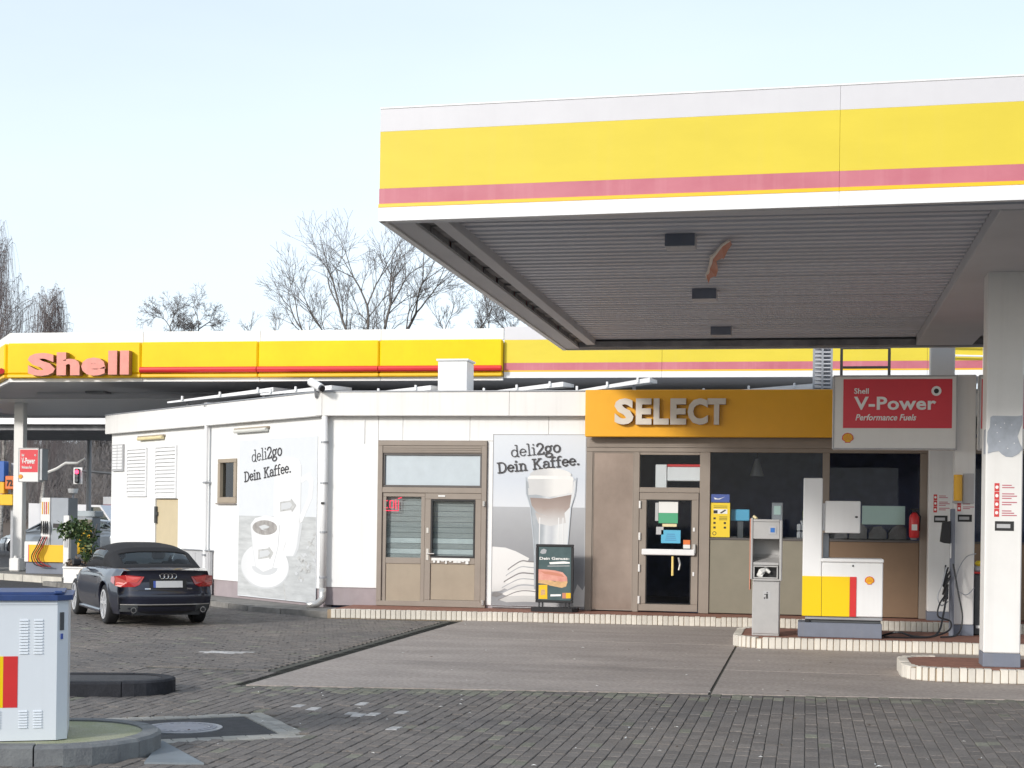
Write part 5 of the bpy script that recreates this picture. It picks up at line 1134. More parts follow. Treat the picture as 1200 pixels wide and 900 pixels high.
for (x0, x1, z0, z1, n) in ((-.335, -.275, .76, 1.02, 12), (-.235, -.175, .76, 1.02, 12), (-.335, -.275, .225, .36, 7), (-.235, -.175, .225, .36, 7), (-.52, -.46, .225, .36, 7)):
    for k in range(n):
        z = z0 + (z1 - z0) * k / n; mb = MB(BX); mb.add([(x0, 0, z + .014), (x1, 0, z + .014), (x1, -.009, z + .002), (x0, -.009, z + .002), (x0, 0, z), (x1, 0, z)], [(3, 2, 1, 0), (3, 4, 5, 2), (0, 4, 3), (1, 2, 5)]); mb.build('vent_slot', 'box_white', bx)
MB(BX).box(-1.3, -.445, -.0025, -.0003, .375, .745).build('yellow_band', 'pump_yellow', bx); MB(BX).box(-.444, -.345, -.0025, -.0003, .375, .745).build('red_band', 'bright_red', bx)
mb = MB(BX); mb.prism([(-.055, .008), (-.028, .030), (-.031, .034), (-.058, .012)], .93, 1.06); mb.build('lock_plate', 'dark_grey', bx)
mb = MB(BX); mb.prism([(-.048, .012), (-.034, .024), (-.038, .03), (-.052, .018)], .865, .905); mb.build('keyhole', 'plate_blue', bx)
MB(BX).box(-1.6, -.076, -.006, -.0003, 1.118, 1.140).build('top_seam', 'box_white', bx)

# ================================================================== CARS
def smooth(a, b, t): t = max(0., min(1., (t - a) / (b - a))); return t * t * (3 - 2 * t)
def interp(x, xs_, ys_): return float(np.interp(x, xs_, ys_))
def make_car(name, label, paint, loc, rz, style='cabrio', group=None, detail=True):
    t = thing(name, label, 'car', (*loc, 0), rz, group)
    XF = place_frame((*loc, 0), rz); CM = lambda: MB(XF)
    RA, FA, WR = -1.22, 1.53, .335
    zsill = .20
    hatch = style == 'hatch'
    belt = lambda x: interp(x, [-2.32, -1.9, -1.2, 0, 1.0, 1.6, 2.1, 2.32], [.925, .955, .955, .935, .91, .85, .75, .65])
    if hatch: belt = lambda x: interp(x, [-2.32, -1.9, -1.2, 0, 1.0, 1.6, 2.1, 2.32], [1.02, 1.04, 1.02, .99, .96, .90, .80, .68])
    def xr(y, z):       # rear face
        k = abs(y) / .92; return -2.31 + .34 * max(0, k) ** 3.2 + interp(z, [.2, .32, .52, .60, .72, .9, .99], [.16, .05, 0, .035, .07, .06, .03])
    def xf_(y, z):
        k = abs(y) / .92; return 2.31 - .50 * k ** 3 - interp(z, [.2, .35, .5, .66, .8], [.06, 0, .0, .06, .25])
    zrows = [0, .06, .14, .24, .34, .44, .50, .54, .60, .66, .72, .78, .86, .94, 1.0]     # fraction up to the belt
    def halfw(x, z, s):
        body = interp(z, [.2, .30, .45, .62, .72, .84, .99], [.86, .905, .925, .927, .915, .895, .80])
        flare = .018 * math.exp(-((x - RA) / .42) ** 2) + .016 * math.exp(-((x - FA) / .42) ** 2)
        taper = interp(x, [-2.31, -1.95, -1.5, 0, 1.4, 1.9, 2.31], [.90, .975, 1., 1., .995, .95, .82])
        return body * taper + flare * smooth(.3, .6, z) * (1 - smooth(.75, .95, z))
    NS = 96
    ss = [i / NS for i in range(NS + 1)]
    fr_ = [1, .8, .6, .4, .2, 0]
    rows = []
    for s in ss:
        xm = -2.31 + 4.62 * s; zb = belt(xm); L_ = []
        for fz in zrows:
            z = zsill + (zb - zsill) * fz; yy = halfw(xm, z, s)
            x = xr(yy, z) * (1 - s) + xf_(yy, z) * s
            for xw in (RA, FA):
                d = x - xw
                if abs(d) < .385: za = WR + .02 + math.sqrt(max(0, .385 ** 2 - d * d)) * .97; z = max(z, za + .012 * fz) if z < za else z
            L_.append((x, yy, z))
        zc = belt(xm) + interp(xm, [-2.31, -1.5, .8, 1.6, 2.31], [.015, .03, .06, .075, .03]); yb = L_[-1][1]
        for f in fr_[1:]:
            z = zb + (zc - zb) * (1 - f ** 2.2); y = yb * f; L_.append((xr(y, zb) * (1 - s) + xf_(y, zb) * s, y, z))
        rows.append(L_)
    m_ = len(rows[0]); full = []
    for L_ in rows: full.append(L_ + [(p[0], -p[1], p[2]) for p in L_[:-1]][::-1])
    w_ = len(full[0]); mb = CM(); mb.add([p for r_ in full for p in r_], [(i * w_ + k, (i + 1) * w_ + k, (i + 1) * w_ + k + 1, i * w_ + k + 1) for i in range(NS) for k in range(w_ - 1)])
    for end in (0, NS):
        L_ = rows[end]; nz_ = len(zrows); fr2 = [1, .8, .6, .4, .2, 0, -.2, -.4, -.6, -.8, -1]; vs = []
        for j in range(nz_):
            for f in fr2:
                y = L_[j][1] * f; z = L_[j][2] + (.0 if j < nz_ - 1 else (full[end][m_ - 1][2] - L_[j][2]) * (1 - abs(f) ** 2.2)); vs.append(((xr(y, L_[j][2]) if end == 0 else xf_(y, L_[j][2])), y, z))
        n2 = len(fr2); fs = [(j * n2 + k, j * n2 + k + 1, (j + 1) * n2 + k + 1, (j + 1) * n2 + k) for j in range(nz_ - 1) for k in range(n2 - 1)]
        mb.add(vs, [f_[::-1] for f_ in fs] if end else fs)
    body = mb.build('body', paint, t, smooth=True)
    bpy.context.view_layer.objects.active = body
    mdf = body.modifiers.new('weld', 'WELD'); mdf.merge_threshold = .0015
    # underbody and wheel wells
    mb = CM(); mb.box(-2.15, 2.1, -.60, .60, .19, .62); mb.box(-.82, 1.12, -.84, .84, .20, .5); mb.box(-2.1, -1.62, -.60, .60, .24, .55); mb.box(1.8, 2.05, -.55, .55, .22, .5); mb.build('underbody', 'black', t)
    # wheels
    for (x, y, sd_) in ((RA, .80, 1), (RA, -.80, -1), (FA, .80, 1), (FA, -.80, -1)):
        hw = .115; prof = [(hw * .6, .245), (hw, .255), (hw, .30), (hw * .85, WR - .006), (hw * .5, WR), (-hw * .5, WR), (-hw * .85, WR - .006), (-hw, .30), (-hw, .22)]; n = 36
        vs = [(x + r_ * math.cos(2 * math.pi * k / n), y + d, WR + r_ * math.sin(2 * math.pi * k / n)) for d, r_ in prof for k in range(n)]
        mb = CM(); mb.add(vs, [(i * n + k, i * n + (k + 1) % n, (i + 1) * n + (k + 1) % n, (i + 1) * n + k) for i in range(len(prof) - 1) for k in range(n)]); W = mb.build('wheel', 'rubber', t, smooth=True)
        mb = CM(); o_ = y + sd_ * .104
        def ring(r0, r1, ya, yb_):
            vs = []
            for k in range(n):
                a = 2 * math.pi * k / n
                for (r_, yy) in ((r0, ya), (r1, ya), (r1, yb_), (r0, yb_)): vs.append((x + r_ * math.cos(a), yy, WR + r_ * math.sin(a)))
            mb.add(vs, [(4 * k + q, 4 * k + (q + 1) % 4, 4 * ((k + 1) % n) + (q + 1) % 4, 4 * ((k + 1) % n) + q) for k in range(n) for q in range(4)])
        ring(.222, .25, o_ - sd_ * .1, o_ + sd_ * .018); ring(.0, .055, o_ - sd_ * .04, o_ + sd_ * .004)
        for k in range(5):
            a = 2 * math.pi * k / 5 + .3
            for da in (-.16, .16):
                ca, sa_ = math.cos(a), math.sin(a); cb, sb = math.cos(a + da), math.sin(a + da); px_, pz_ = -sa_ * .018, ca * .018
                q_ = [(x + .03 * ca - px_, WR + .03 * sa_ - pz_), (x + .232 * cb - px_, WR + .232 * sb - pz_), (x + .232 * cb + px_, WR + .232 * sb + pz_), (x + .03 * ca + px_, WR + .03 * sa_ + pz_)]
                mb.prism(q_, o_ - sd_ * .03, o_ + sd_ * .006, 0, 'y')
        mb.build('rim', 'alloy', W)
        mb = CM(); mb.prism(ell(x, WR, .215, .215), y + sd_ * .01, y + sd_ * .03, 0, 'y'); mb.build('brake_disc', 'dark_grey', W)
    # greenhouse
    if hatch: cu = [(0, -2.15, 1.0), (.12, -2.08, 1.22), (.24, -1.9, 1.42), (.4, -1.1, 1.50), (.6, -.2, 1.52), (.74, .5, 1.46), (1, 1.45, .93)]
    else: cu = [(0, -1.66, .96), (.12, -1.36, 1.11), (.30, -.92, 1.285), (.45, -.36, 1.35), (.62, .10, 1.36), (.75, .48, 1.325), (1, 1.22, .935)]
    us, cxs, czs = [c[0] for c in cu], [c[1] for c in cu], [c[2] for c in cu]
    def Gh(u, v):
        xc, zc = interp(u, us, cxs), interp(u, us, czs); xb = (cxs[0] + .30) * (1 - u) + (cxs[-1] - .42) * u if not hatch else (cxs[0] + .1) * (1 - u) + (cxs[-1] - .35) * u
        zb = belt(xb) - .01; ph = math.pi * v; c_, s_ = math.cos(ph), math.sin(ph)
        a = abs(c_) ** .55 * (1 if c_ >= 0 else -1); b = abs(s_) ** .42
        yb = (halfw(xb, zb, 0) - .045)
        inn = 1 - .17 * b * (1 - abs(c_) ** 3) * 1.0
        return (xb * (1 - b) + xc * b, yb * a * inn, zb + (zc - zb) * b if b > 0 else zb)
    NU, NV = 60, 48
    P = [[Gh(i / NU, j / NV) for j in range(NV + 1)] for i in range(NU + 1)]
    def zone(i, j):
        u, v = (i + .5) / NU, (j + .5) / NV; vv = min(v, 1 - v)
        if .05 < u < (.235 if not hatch else .22) and vv > .235: return 'rear'
        if u > .77 and vv > .10 + (1 - u) * .12: return 'front'
        if (.36 if not hatch else .12) < u < .86 and .02 < vv < (.175 if u < .75 else .175 - (u - .75) * 1.0): 
            if hatch and abs(u - .48) < .015: return 'top'
            return 'left' if v < .5 else 'right'
        return 'top'
    parts = {}
    for i in range(NU):
        for j in range(NV):
            z_ = zone(i, j); parts.setdefault(z_, []).append((i, j))
    for z_, cells in parts.items():
        mb = CM(); idx = {}; vs = []; fs = []
        for (i, j) in cells:
            q_ = []
            for (a, b) in ((i, j), (i + 1, j), (i + 1, j + 1), (i, j + 1)):
                if (a, b) not in idx: idx[a, b] = len(vs); vs.append(P[a][b])
                q_.append(idx[a, b])
            fs.append(q_[::-1])
        mb.add(vs, fs)
        if z_ == 'top':
            o = mb.build('soft_top' if not hatch else 'roof', 'fabric_black' if not hatch else paint, t, smooth=True)
            sm = o.modifiers.new('thick', 'SOLIDIFY'); sm.thickness = .02; sm.offset = 0
        else: mb.build({'rear': 'rear_window', 'front': 'windscreen', 'left': 'side_window', 'right': 'side_window'}[z_], 'car_glass' if not hatch else 'tinted_glass', t, smooth=True)
    if not detail:
        for sy in (1, -1):
            mb = CM(); vs = []
            for (y, z) in ((.50, .70), (.86, .70), (.86, .80), (.50, .80)): vs.append((xf_(y, z) + .01, y * sy, z))
            mb.add(vs, [(0, 1, 2, 3)]); mb.build('headlight', 'glass_pale', t)
        return t
    # interior: seats and steering wheel
    for (x, y) in ((.15, .38), (.15, -.38), (-.72, .34), (-.72, -.34)):
        mb = CM(); b_ = .96 if x > 0 else .90
        mb.box(x - .16, x - .03, y - .22, y + .22, .45, b_ + .04, 0, .05); hz_ = (b_ + .10, b_ + .26) if x > 0 else (b_ + .03, b_ + .15)
        mb.box(x - .15, x - .06, y - .13, y + .13, hz_[0], hz_[1], 0, .04); mb.build('seat', 'seat_dark', t)
    mb = CM(); mb.tube([(.75 + .04 * math.sin(a), .38 + .17 * math.cos(a), .93 + .15 * math.sin(a)) for a in [k * math.pi / 8 for k in range(17)]], .014, 6); mb.build('steering_wheel', 'black', t)
    # lights on the rear corners
    for sy in (1, -1):
        for (pts_, m2, off, nm) in (([(.42, .835), (.50, .70), (.58, .665), (.80, .66), (.878, .68), (.885, .84), (.70, .86)], 'tail_red', .012, 'tail_light'), ([(.47, .822), (.54, .74), (.70, .735), (.72, .845)], 'tail_pink', .016, 'lamp_segment'), ([(.74, .69), (.865, .70), (.87, .74), (.75, .73)], 'tail_pink', .016, 'lamp_segment')):
            mb = CM(); n2 = len(pts_); vs = [(xr(y, z) - off, y * sy, z) for y, z in pts_]; cxx = sum(p[0] for p in pts_) / n2; czz = sum(p[1] for p in pts_) / n2; vs.append((xr(cxx, czz) - off - .004, cxx * sy, czz))
            vs += [(xr(y, z) + .03, y * sy, z) for y, z in pts_]
            fs = [(k, (k + 1) % n2, n2) if sy < 0 else ((k + 1) % n2, k, n2) for k in range(n2)] + [(k, (k + 1) % n2, n2 + 1 + (k + 1) % n2, n2 + 1 + k) for k in range(n2)]
            mb.add(vs, fs)
            if nm == 'tail_light': TL = mb.build(nm, m2, t)
            else: mb.build(nm, m2, TL)
        # wrap on the flank
        mb = CM(); vs = []; xsn = [-1.97, -1.90, -1.82, -1.74]
        for x in xsn:
            s = (x + 2.31) / 4.62
            for z in (.70 + (x + 1.97) * .18, .835 - (x + 1.97) * .05): vs.append((x, (halfw(x, z, s) + .006) * sy, z))
        mb.add(vs, [(2 * k, 2 * k + 1, 2 * k + 3, 2 * k + 2) if sy < 0 else (2 * k, 2 * k + 2, 2 * k + 3, 2 * k + 1) for k in range(3)]); mb.build('side_lamp', 'tail_red', TL)
    # number plate without readable characters, recess, rings, bumper line, exhausts
    def rb(y0, y1, z0, z1, off, m2, nm, th=.02): 
        mb = CM(); n3 = 8; vs = []
        for k in range(n3 + 1):
            y = y0 + (y1 - y0) * k / n3
            for z in (z0, z1): vs.append((xr(y, z) - off, y, z))
        for k in range(n3 + 1):
            y = y0 + (y1 - y0) * k / n3
            for z in (z0, z1): vs.append((xr(y, z) + th, y, z))
        b_ = 2 * (n3 + 1); fs = [(2 * k, 2 * k + 1, 2 * k + 3, 2 * k + 2) for k in range(n3)] + [(2 * k, 2 * k + 2, b_ + 2 * k + 2, b_ + 2 * k) for k in range(n3)] + [(2 * k + 1, b_ + 2 * k + 1, b_ + 2 * k + 3, 2 * k + 3) for k in range(n3)] + [(0, b_, b_ + 1, 1), (2 * n3, 2 * n3 + 1, b_ + 2 * n3 + 1, b_ + 2 * n3)]
        mb.add(vs, fs); return mb.build(nm, m2, t)
    rb(-.33, .33, .635, .80, .002, 'black', 'plate_recess'); rb(-.26, .22, .655, .765, .014, 'plate_white', 'number_plate'); rb(.2205, .262, .655, .765, .014, 'plate_blue', 'plate_strip')
    rb(-.70, .70, .905, .922, .016, paint, 'boot_lip'); rb(-.70, .70, .60, .612, .004, 'black', 'boot_gap')
    rb(-.62, .62, .225, .36, .006, 'black', 'diffuser'); rb(-.80, .80, .365, .378, .016, 'steel', 'bumper_trim')
    for sy in (1, -1): rb(min(.80 * sy, .52 * sy), max(.80 * sy, .52 * sy), .25, .36, .008, 'dark_grey', 'bumper_grille')
    mb = CM()
    for k in range(4):
        yc = .105 - k * .07; mb.tube([(xr(yc, .87) - .008, yc + .043 * math.cos(a), .845 + .043 * math.sin(a)) for a in [q * math.pi / 8 for q in range(17)]], .0075, 5)
    mb.build('ring_emblem', 'chrome', t)
    for sy in (1, -1):
        mb = CM(); mb.tube([(-2.32 + .06, .62 * sy, .285), (-2.33 + .02, .62 * sy, .285)], .048, 14); E_ = mb.build('exhaust', 'chrome', t); mb = CM(); mb.tube([(-2.345 + .03, .62 * sy, .285), (-2.352 + .03, .62 * sy, .285)], .038, 14); mb.build('exhaust_bore', 'black', E_)
        mb = CM(); y = .86 * sy; mb.tube([(.80, y, .93), (.82, y + .10 * sy, .97)], .02, 8); mb.box(.77, .86, min(y + .07 * sy, y + .24 * sy), max(y + .07 * sy, y + .24 * sy), .92, 1.05, 0, .03); mb.build('wing_mirror', 'black', t)
        s = .45; mb = CM(); mb.box(-.42, -.20, min(.905 * sy, .93 * sy), max(.905 * sy, .93 * sy), .765, .79, 0, .008); mb.build('door_handle', paint, t)
        mb = CM()
        for xs_, zs in (([-.62, -.60, -.58, -.50], [.93, .7, .45, .24]), ([.92, .95, .95, .88], [.92, .7, .45, .24])):
            mb.tube([(x, (halfw(x, z, 0) + .001) * sy, z) for x, z in zip(xs_, zs)], .004, 4)
        mb.build('door_gap', 'black', t)
        mb = CM(); mb.tube([(x, (halfw(x, .96, 0) - .02) * sy, belt(x) + .004) for x in [-1.15 + k * .2 for k in range(11)]], .010, 5); mb.build('belt_trim', 'chrome', t)
        mb = CM(); mb.box(-.80, 1.10, min(.85 * sy, .905 * sy), max(.85 * sy, .905 * sy), .17, .235, 0, .02); mb.build('sill', paint, t)
    rb(-.045, .05, .80, .815, .012, 'black', 'boot_handle')
    for y0, y1 in ((.31, .41), (-.44, -.34)): rb(y0, y1, .625, .645, .004, 'chrome', 'badge')
    return t
CAR = make_car('parked_car', 'dark navy convertible with closed black soft top parked by the oblique white wall', 'navy_paint', (-11.03, 24.23), math.atan2(.794, -.607))
CAR.scale = (.89, .88, .94)

# ================================================================== LEFT BACKGROUND
li = structure(thing('far_pump_island', None, None))
for k in range(8):
    x0 = -24 + k * .9; a = Vector((-17.9, 34.9)); d = Vector((-.86, .51)); 
    p = a + d * (k * .9 + .01); q_ = a + d * (k * .9 + .89); nn = Vector((.51, .86)) * .18
    MB().prism([tuple(p), tuple(p + nn), tuple(q_ + nn), tuple(q_)][::-1], -.05, .16).build('kerb_stone', mat('kerb_pale', (.52, .49, .43), .8, var=.15) and 'kerb_pale' if 'kerb_pale' not in M else 'kerb_pale', li)
MB().prism([tuple(a + Vector((.51, .86)) * .19), tuple(a + d * 7.2 + Vector((.51, .86)) * .19), tuple(a + d * 7.2 + Vector((.51, .86)) * 3.4), tuple(a + Vector((.51, .86)) * 3.4)][::-1], -.05, .14).build('island_top', 'kerb_stone', li)
def hose_pump(name, label, x, y, w=1.22, group=None, tall=2.13):
    t = thing(name, label, 'fuel pump', (x + w / 2, y, .14), group=group)
    MB().box(x + .02, x + w, y + .05, y + .55, .14, .44, 0, .01).build('base_plinth', 'plinth_blue', t); 
    MB().box(x, x + .45, y, y + .55, .45, .98, 0, .01).build('cabinet', 'cream_white', t)
    MB().box(x + .46, x + .72, y + .0, y + .55, .45, tall, 0, .012).build('tower', 'cream_white', t); MB().box(x + .725, x + w, y + .02, y + .55, .45, tall, 0, .012).build('column', mat('slate', (.33, .36, .40), .5, var=.05) and 'slate' if 'slate' not in M else 'slate', t)
    MB().box(x + .14, x + w - .02, y - .006, y - .0005, .455, .90).build('yellow_band', 'deep_yellow', t); MB().box(x + .12, x + .14, y - .008, y - .0005, .455, .90).build('red_band', 'bright_red', t)
    MB().box(x + .80, x + 1.12, y + .005, y + .0195, 1.35, 1.46).build('display', 'black', t)
    for k in range(4):
        xx = x + .49 + k * .055; MB().box(xx, xx + .026, y - .008, y - .0005, 1.70, 2.02).build('grade_stripe', ['lamp_yellow', 'peel_orange', 'bright_red', 'lamp_yellow'][k], t)
        MB().tube([(xx + .013, y - .05, 1.52), (xx + .03, y - .09, 1.36), (xx + .013, y - .06, 1.2)], [.012, .022, .016], 6).build('nozzle', 'black', t)
        MB().tube(curve_pts([(xx + .02, y - .06, 1.12), (xx - .08, y - .12, .85), (xx - .20, y - .14, .60), (xx - .13 + .03 * k, y - .12, .40), (xx + .05 + .03 * k, y - .08, .34)]), .015, 6).build('hose', 'hose_black' if k % 2 == 0 else 'hose_red', t)
    return t
hose_pump('hose_pump', 'fuel pump with four hoses and yellow band at the far left island', -20.05, 37.0)
t = thing('hose_pump', 'fuel pump with yellow band standing behind the green shrub', 'fuel pump', (-20.4, 41, .14))
MB().box(-20.80, -20.10, 41, 41.5, .1, .55, 0, .01).build('base_plinth', 'slate', t); MB().box(-20.80, -20.10, 41, 41.5, .56, 1.62, 0, .01).build('cabinet', 'slate', t); MB().box(-20.78, -20.12, 40.99, 40.999, .56, 1.30).build('yellow_band', 'deep_yellow', t); MB().box(-20.78, -20.12, 40.99, 40.999, 1.32, 1.55).build('display', 'olive_panel', t); MB().box(-21.0, -20.0, 40.95, 41.5, 1.63, 1.80, 0, .02).build('top', 'glass_pale', t)
t = thing('hose_pump', 'grey fuel pump cut off at the left edge of the picture', 'fuel pump', (-21.9, 38, .14)); MB().box(-22.6, -21.62, 38, 38.5, .5, 1.35, 0, .02).build('cabinet', 'slate', t); MB().box(-22.6, -21.65, 37.98, 38.5, .14, .49, 0, .02).build('base_plinth', 'plinth_blue', t); MB().box(-22.5, -21.7, 38.1, 38.4, 1.36, 1.9, 0, .02).build('display', 'black', t)
t = thing('pay_terminal', 'small white terminal box behind the hose pump', 'terminal', (-20.4, 39, .14)); MB().box(-20.66, -20.34, 39, 39.2, 1.2, 1.85, 0, .01).build('head', 'cream_white', t); MB().box(-20.53, -20.47, 39.05, 39.15, .14, 1.2).build('post', 'galv', t); MB().box(-20.6, -20.42, 38.99, 38.999, 1.5, 1.6).build('slot', 'ink', t)
t = thing('white_box', 'small white canister on the kerb left of the far column', 'canister', (-20.3, 37.2, .14)); MB().box(-21.15, -20.85, 38.2, 38.5, .14, .50, 0, .03).build('body', 'cream_white', t); MB().tube([(-21.0, 38.3, .50), (-21.0, 38.3, .56)], .05, 8).build('cap', 'cream_white', t)
FS2 = place_frame((-20.80, 38.0, 0), R(0))
fuel_sign('fuel_sign', 'small white and red fuel sign on the column at the far left', 0, .60, 2.55, 3.47, 0, .32, (-20.5, 38.1, 2.55), FS2)
MB(FS2).box(.62, .70, .0, .32, 2.6, 3.45, 0, .01).build('side_panel', 'galv', bpy.data.objects['fuel_sign.002'] if 'fuel_sign.002' in bpy.data.objects else None)
po_ = thing('marker_post', 'white square post at the kerb end behind the planter', 'post', (-17.85, 35.0, .0)); MB().box(-17.93, -17.78, 35.0, 35.14, .0, 1.68, 0, .01).build('post', 'cream_white', po_); MB().box(-17.90, -17.81, 34.99, 34.999, .9, 1.1).build('label', 'grey_panel', po_)
pl_ = thing('plant_pot', 'white square planter in front of the far pump island', 'planter', (-16.95, 33.9, -.02))
mb = MB(); mb.prism([(-17.24, 33.7), (-16.64, 33.7), (-16.64, 34.3), (-17.24, 34.3)], -.02, .43); mb.build('pot', 'cream_white', pl_); MB().box(-17.27, -16.61, 33.67, 34.33, .432, .475, 0, .01).build('rim', 'cream_white', pl_); MB().box(-17.2, -16.68, 33.74, 34.26, .476, .49).build('soil', 'hill_soil', pl_)
def leaf_cloud(mb, centre, rad, n, size, mi, rs, flat=.6):
    for _ in range(n):
        while True:
            p = Vector((rs.uniform(-1, 1), rs.uniform(-1, 1), rs.uniform(-1, 1)))
            if .15 < p.length < 1: break
        c = Vector(centre) + Vector((p.x * rad[0], p.y * rad[1], p.z * rad[2])); d = Vector((rs.gauss(0, 1), rs.gauss(0, 1), rs.gauss(-.3, .6))).normalized(); q = d.cross(Vector((rs.gauss(0, 1), rs.gauss(0, 1), rs.gauss(0, 1)))).normalized(); L_ = size * rs.uniform(.7, 1.3)
        a = c; e = c + d * L_; m1 = c + d * L_ * .5 + q * L_ * .22; m2 = c + d * L_ * .5 - q * L_ * .22
        mb.add([a, m1, e, m2], [(0, 1, 2, 3)], mi)
sh = thing('potted_shrub', 'dark green broad-leaved shrub with crooked stem growing in the white planter', 'shrub', (-16.9, 33.9, .48))
mb = MB(); mb.tube([(-16.85, 33.95, .48), (-16.78, 33.95, .8), (-16.74, 33.9, 1.0), (-16.9, 33.9, 1.3)], [.035, .03, .025, .015], 7); mb.tube([(-16.76, 33.93, .9), (-16.6, 33.9, 1.2), (-16.5, 33.9, 1.5)], [.025, .018, .01], 6); mb.tube([(-16.74, 33.9, 1.0), (-17.0, 33.9, 1.2), (-17.2, 33.9, 1.35)], [.022, .016, .01], 6); mb.build('stem', 'bark', sh)
rs = random.Random(11); mb = MB()
for c, r_, n in (((-17.2, 33.9, 1.35), (.30, .3, .22), 260), ((-16.8, 33.9, 1.28), (.32, .3, .28), 300), ((-16.72, 33.9, .95), (.18, .22, .24), 130), ((-16.72, 33.9, .7), (.14, .18, .18), 90), ((-17.0, 33.9, 1.50), (.22, .2, .12), 90)): leaf_cloud(mb, c, r_, n, .12, 0, rs); leaf_cloud(mb, c, r_, n // 4, .11, 1, rs)
o = mb.build('foliage', ['leaf', 'leaf_light'], sh); o['kind'] = 'stuff'
mb = MB(); leaf_cloud(mb, (-17.0, 33.9, .56), (.32, .28, .12), 160, .10, 0, rs); o = mb.build('low_foliage', ['leaf_dry'], sh); o['kind'] = 'stuff'

# cars on the road and parked behind
make_car('parked_car', 'beige hatchback on the road, half hidden behind the white shop wall', 'beige_paint', (-30.7, 66.2), R(172), 'hatch', detail=False)
make_car('parked_car', 'blue hatchback beyond the beige one at the shop corner', 'blue_paint', (-39.4, 82.0), R(160), 'hatch', detail=False)
make_car('parked_car', 'silver grey hatchback seen through the gap behind the hose pump', 'silver_paint', (-29.0, 56.4), R(200), 'hatch', detail=False)
van = thing('white_van', 'white box van roof showing behind the pump with the shrub', 'van', (-38.5, 72, 0)); mb = MB()
mb.prism([(-38.80, .45), (-34.60, .45), (-33.80, .6), (-33.60, 1.15), (-34.30, 1.3), (-34.90, 2.1), (-38.80, 2.15)], 72, 73.9, 0, 'y'); mb.build('body', 'white_paint', van); MB().prism([(-34.42, 1.32), (-34.94, 2.0), (-35.60, 2.0), (-35.60, 1.32)], 71.99, 71.999, 0, 'y').build('side_window', 'tinted_glass', van)
for x in (-34.80, -37.90): MB().tube([(x, 71.95, .35), (x, 72.2, .35)], .35, 18).build('wheel', 'rubber', van)
ms = thing('lamp_mast', 'tall thin grey mast rising between the traffic light and the shop corner', 'mast', (-29.6, 60, 0)); MB().tube([(-29.6, 60, 0), (-29.62, 60, 5.2), (-29.65, 60, 8)], [.11, .09, .06], 10).build('pole', 'galv', ms)
tl = thing('traffic_light', 'red traffic light on a long dark arm above the road', 'traffic light', (-28.5, 70, 0))
mb = MB(); mb.box(-35.35, -34.87, 69.95, 70.0, 3.10, 3.92, 0, .03); mb.build('back_board', 'cream_white', tl); MB().box(-35.22, -35.0, 69.8, 69.949, 3.16, 3.86, 0, .03).build('housing', 'black', tl)
MB().tube([(-35.08, 69.79, 3.70), (-35.08, 69.76, 3.70)], .10, 14).build('red_lens', 'light_red', tl)
for z in (3.5, 3.3): MB().tube([(-35.08, 69.79, z), (-35.08, 69.77, z)], .08, 14).build('dark_lens', 'dark_grey', tl)
MB().tube([(-34.9, 70, 3.75), (-33.0, 70, 3.62), (-31.0, 70, 3.2), (-30.9, 70, 0)], .06, 8).build('arm', 'dark_grey', tl)
lamp2 = thing('street_lamp', 'low street lamp with pale bowl head left of the mast', 'street lamp', (-33.5, 66, 0)); MB().tube([(-33.35, 66, 0), (-33.35, 66, 2.6)], .05, 8).build('pole', 'galv', lamp2); MB().tube([(-33.35, 66, 2.55), (-33.35, 66, 2.62), (-33.35, 66, 2.82)], [.08, .2, .24], 12).build('head', 'cream_white', lamp2)
arm = thing('broken_branch', 'pale bare crooked branch sticking out right of the small fuel sign', 'branch', (-22.5, 45, 3.0)); MB().tube([(-23.75, 45, 2.95), (-23.3, 45, 3.12), (-23.0, 45, 3.30), (-22.6, 45, 3.30), (-22.35, 45, 3.45)], [.05, .05, .05, .04, .03], 7).build('branch', 'paper_white', arm)
rsn = thing('shop_board', 'white and red board above the parked cars at the shop corner', 'sign', (-34, 75, 0)); MB().box(-36.2, -34.6, 75, 75.1, 2.15, 2.55, 0, .01).build('white_panel', 'cream_white', rsn); MB().box(-36.2, -34.6, 74.99, 75.1, 1.75, 2.14, 0, .01).build('red_panel', 'faded_red', rsn)
for x in (-36.0, -34.8): MB().box(x, x + .08, 75.02, 75.08, 0, 1.75).build('post', 'galv', rsn)
pr = thing('price_pylon', 'price pylon with blue, orange and yellow panels at the left edge of the picture', 'sign', (-27.6, 48, 0))
MB().box(-27.6, -26.78, 48, 48.3, 2.76, 3.45, 0, .02).build('blue_panel', 'plate_blue', pr); pr.children[0].data.materials[0] = mat('sign_blue', (.03, .12, .42), .4)
MB().box(-26.75, -26.40, 48, 48.25, 2.50, 2.95, 0, .02).build('price_panel', 'paper_orange', pr); lettering('72', -26.69, 47.98, 2.6, .22, .22, .01, ['ink'], pr, bold=.03)
MB().box(-27.6, -26.78, 48, 48.3, 2.35, 2.74, 0, .02).build('price_panel', 'lamp_yellow', pr); MB().box(-27.6, -26.40, 47.9, 48.2, 1.95, 2.32, 0, .02).build('yellow_panel', 'deep_yellow', pr)
for x in (-27.4, -26.7): MB().box(x, x + .12, 48.31, 48.43, 0, 3.4).build('post', 'galv', pr)

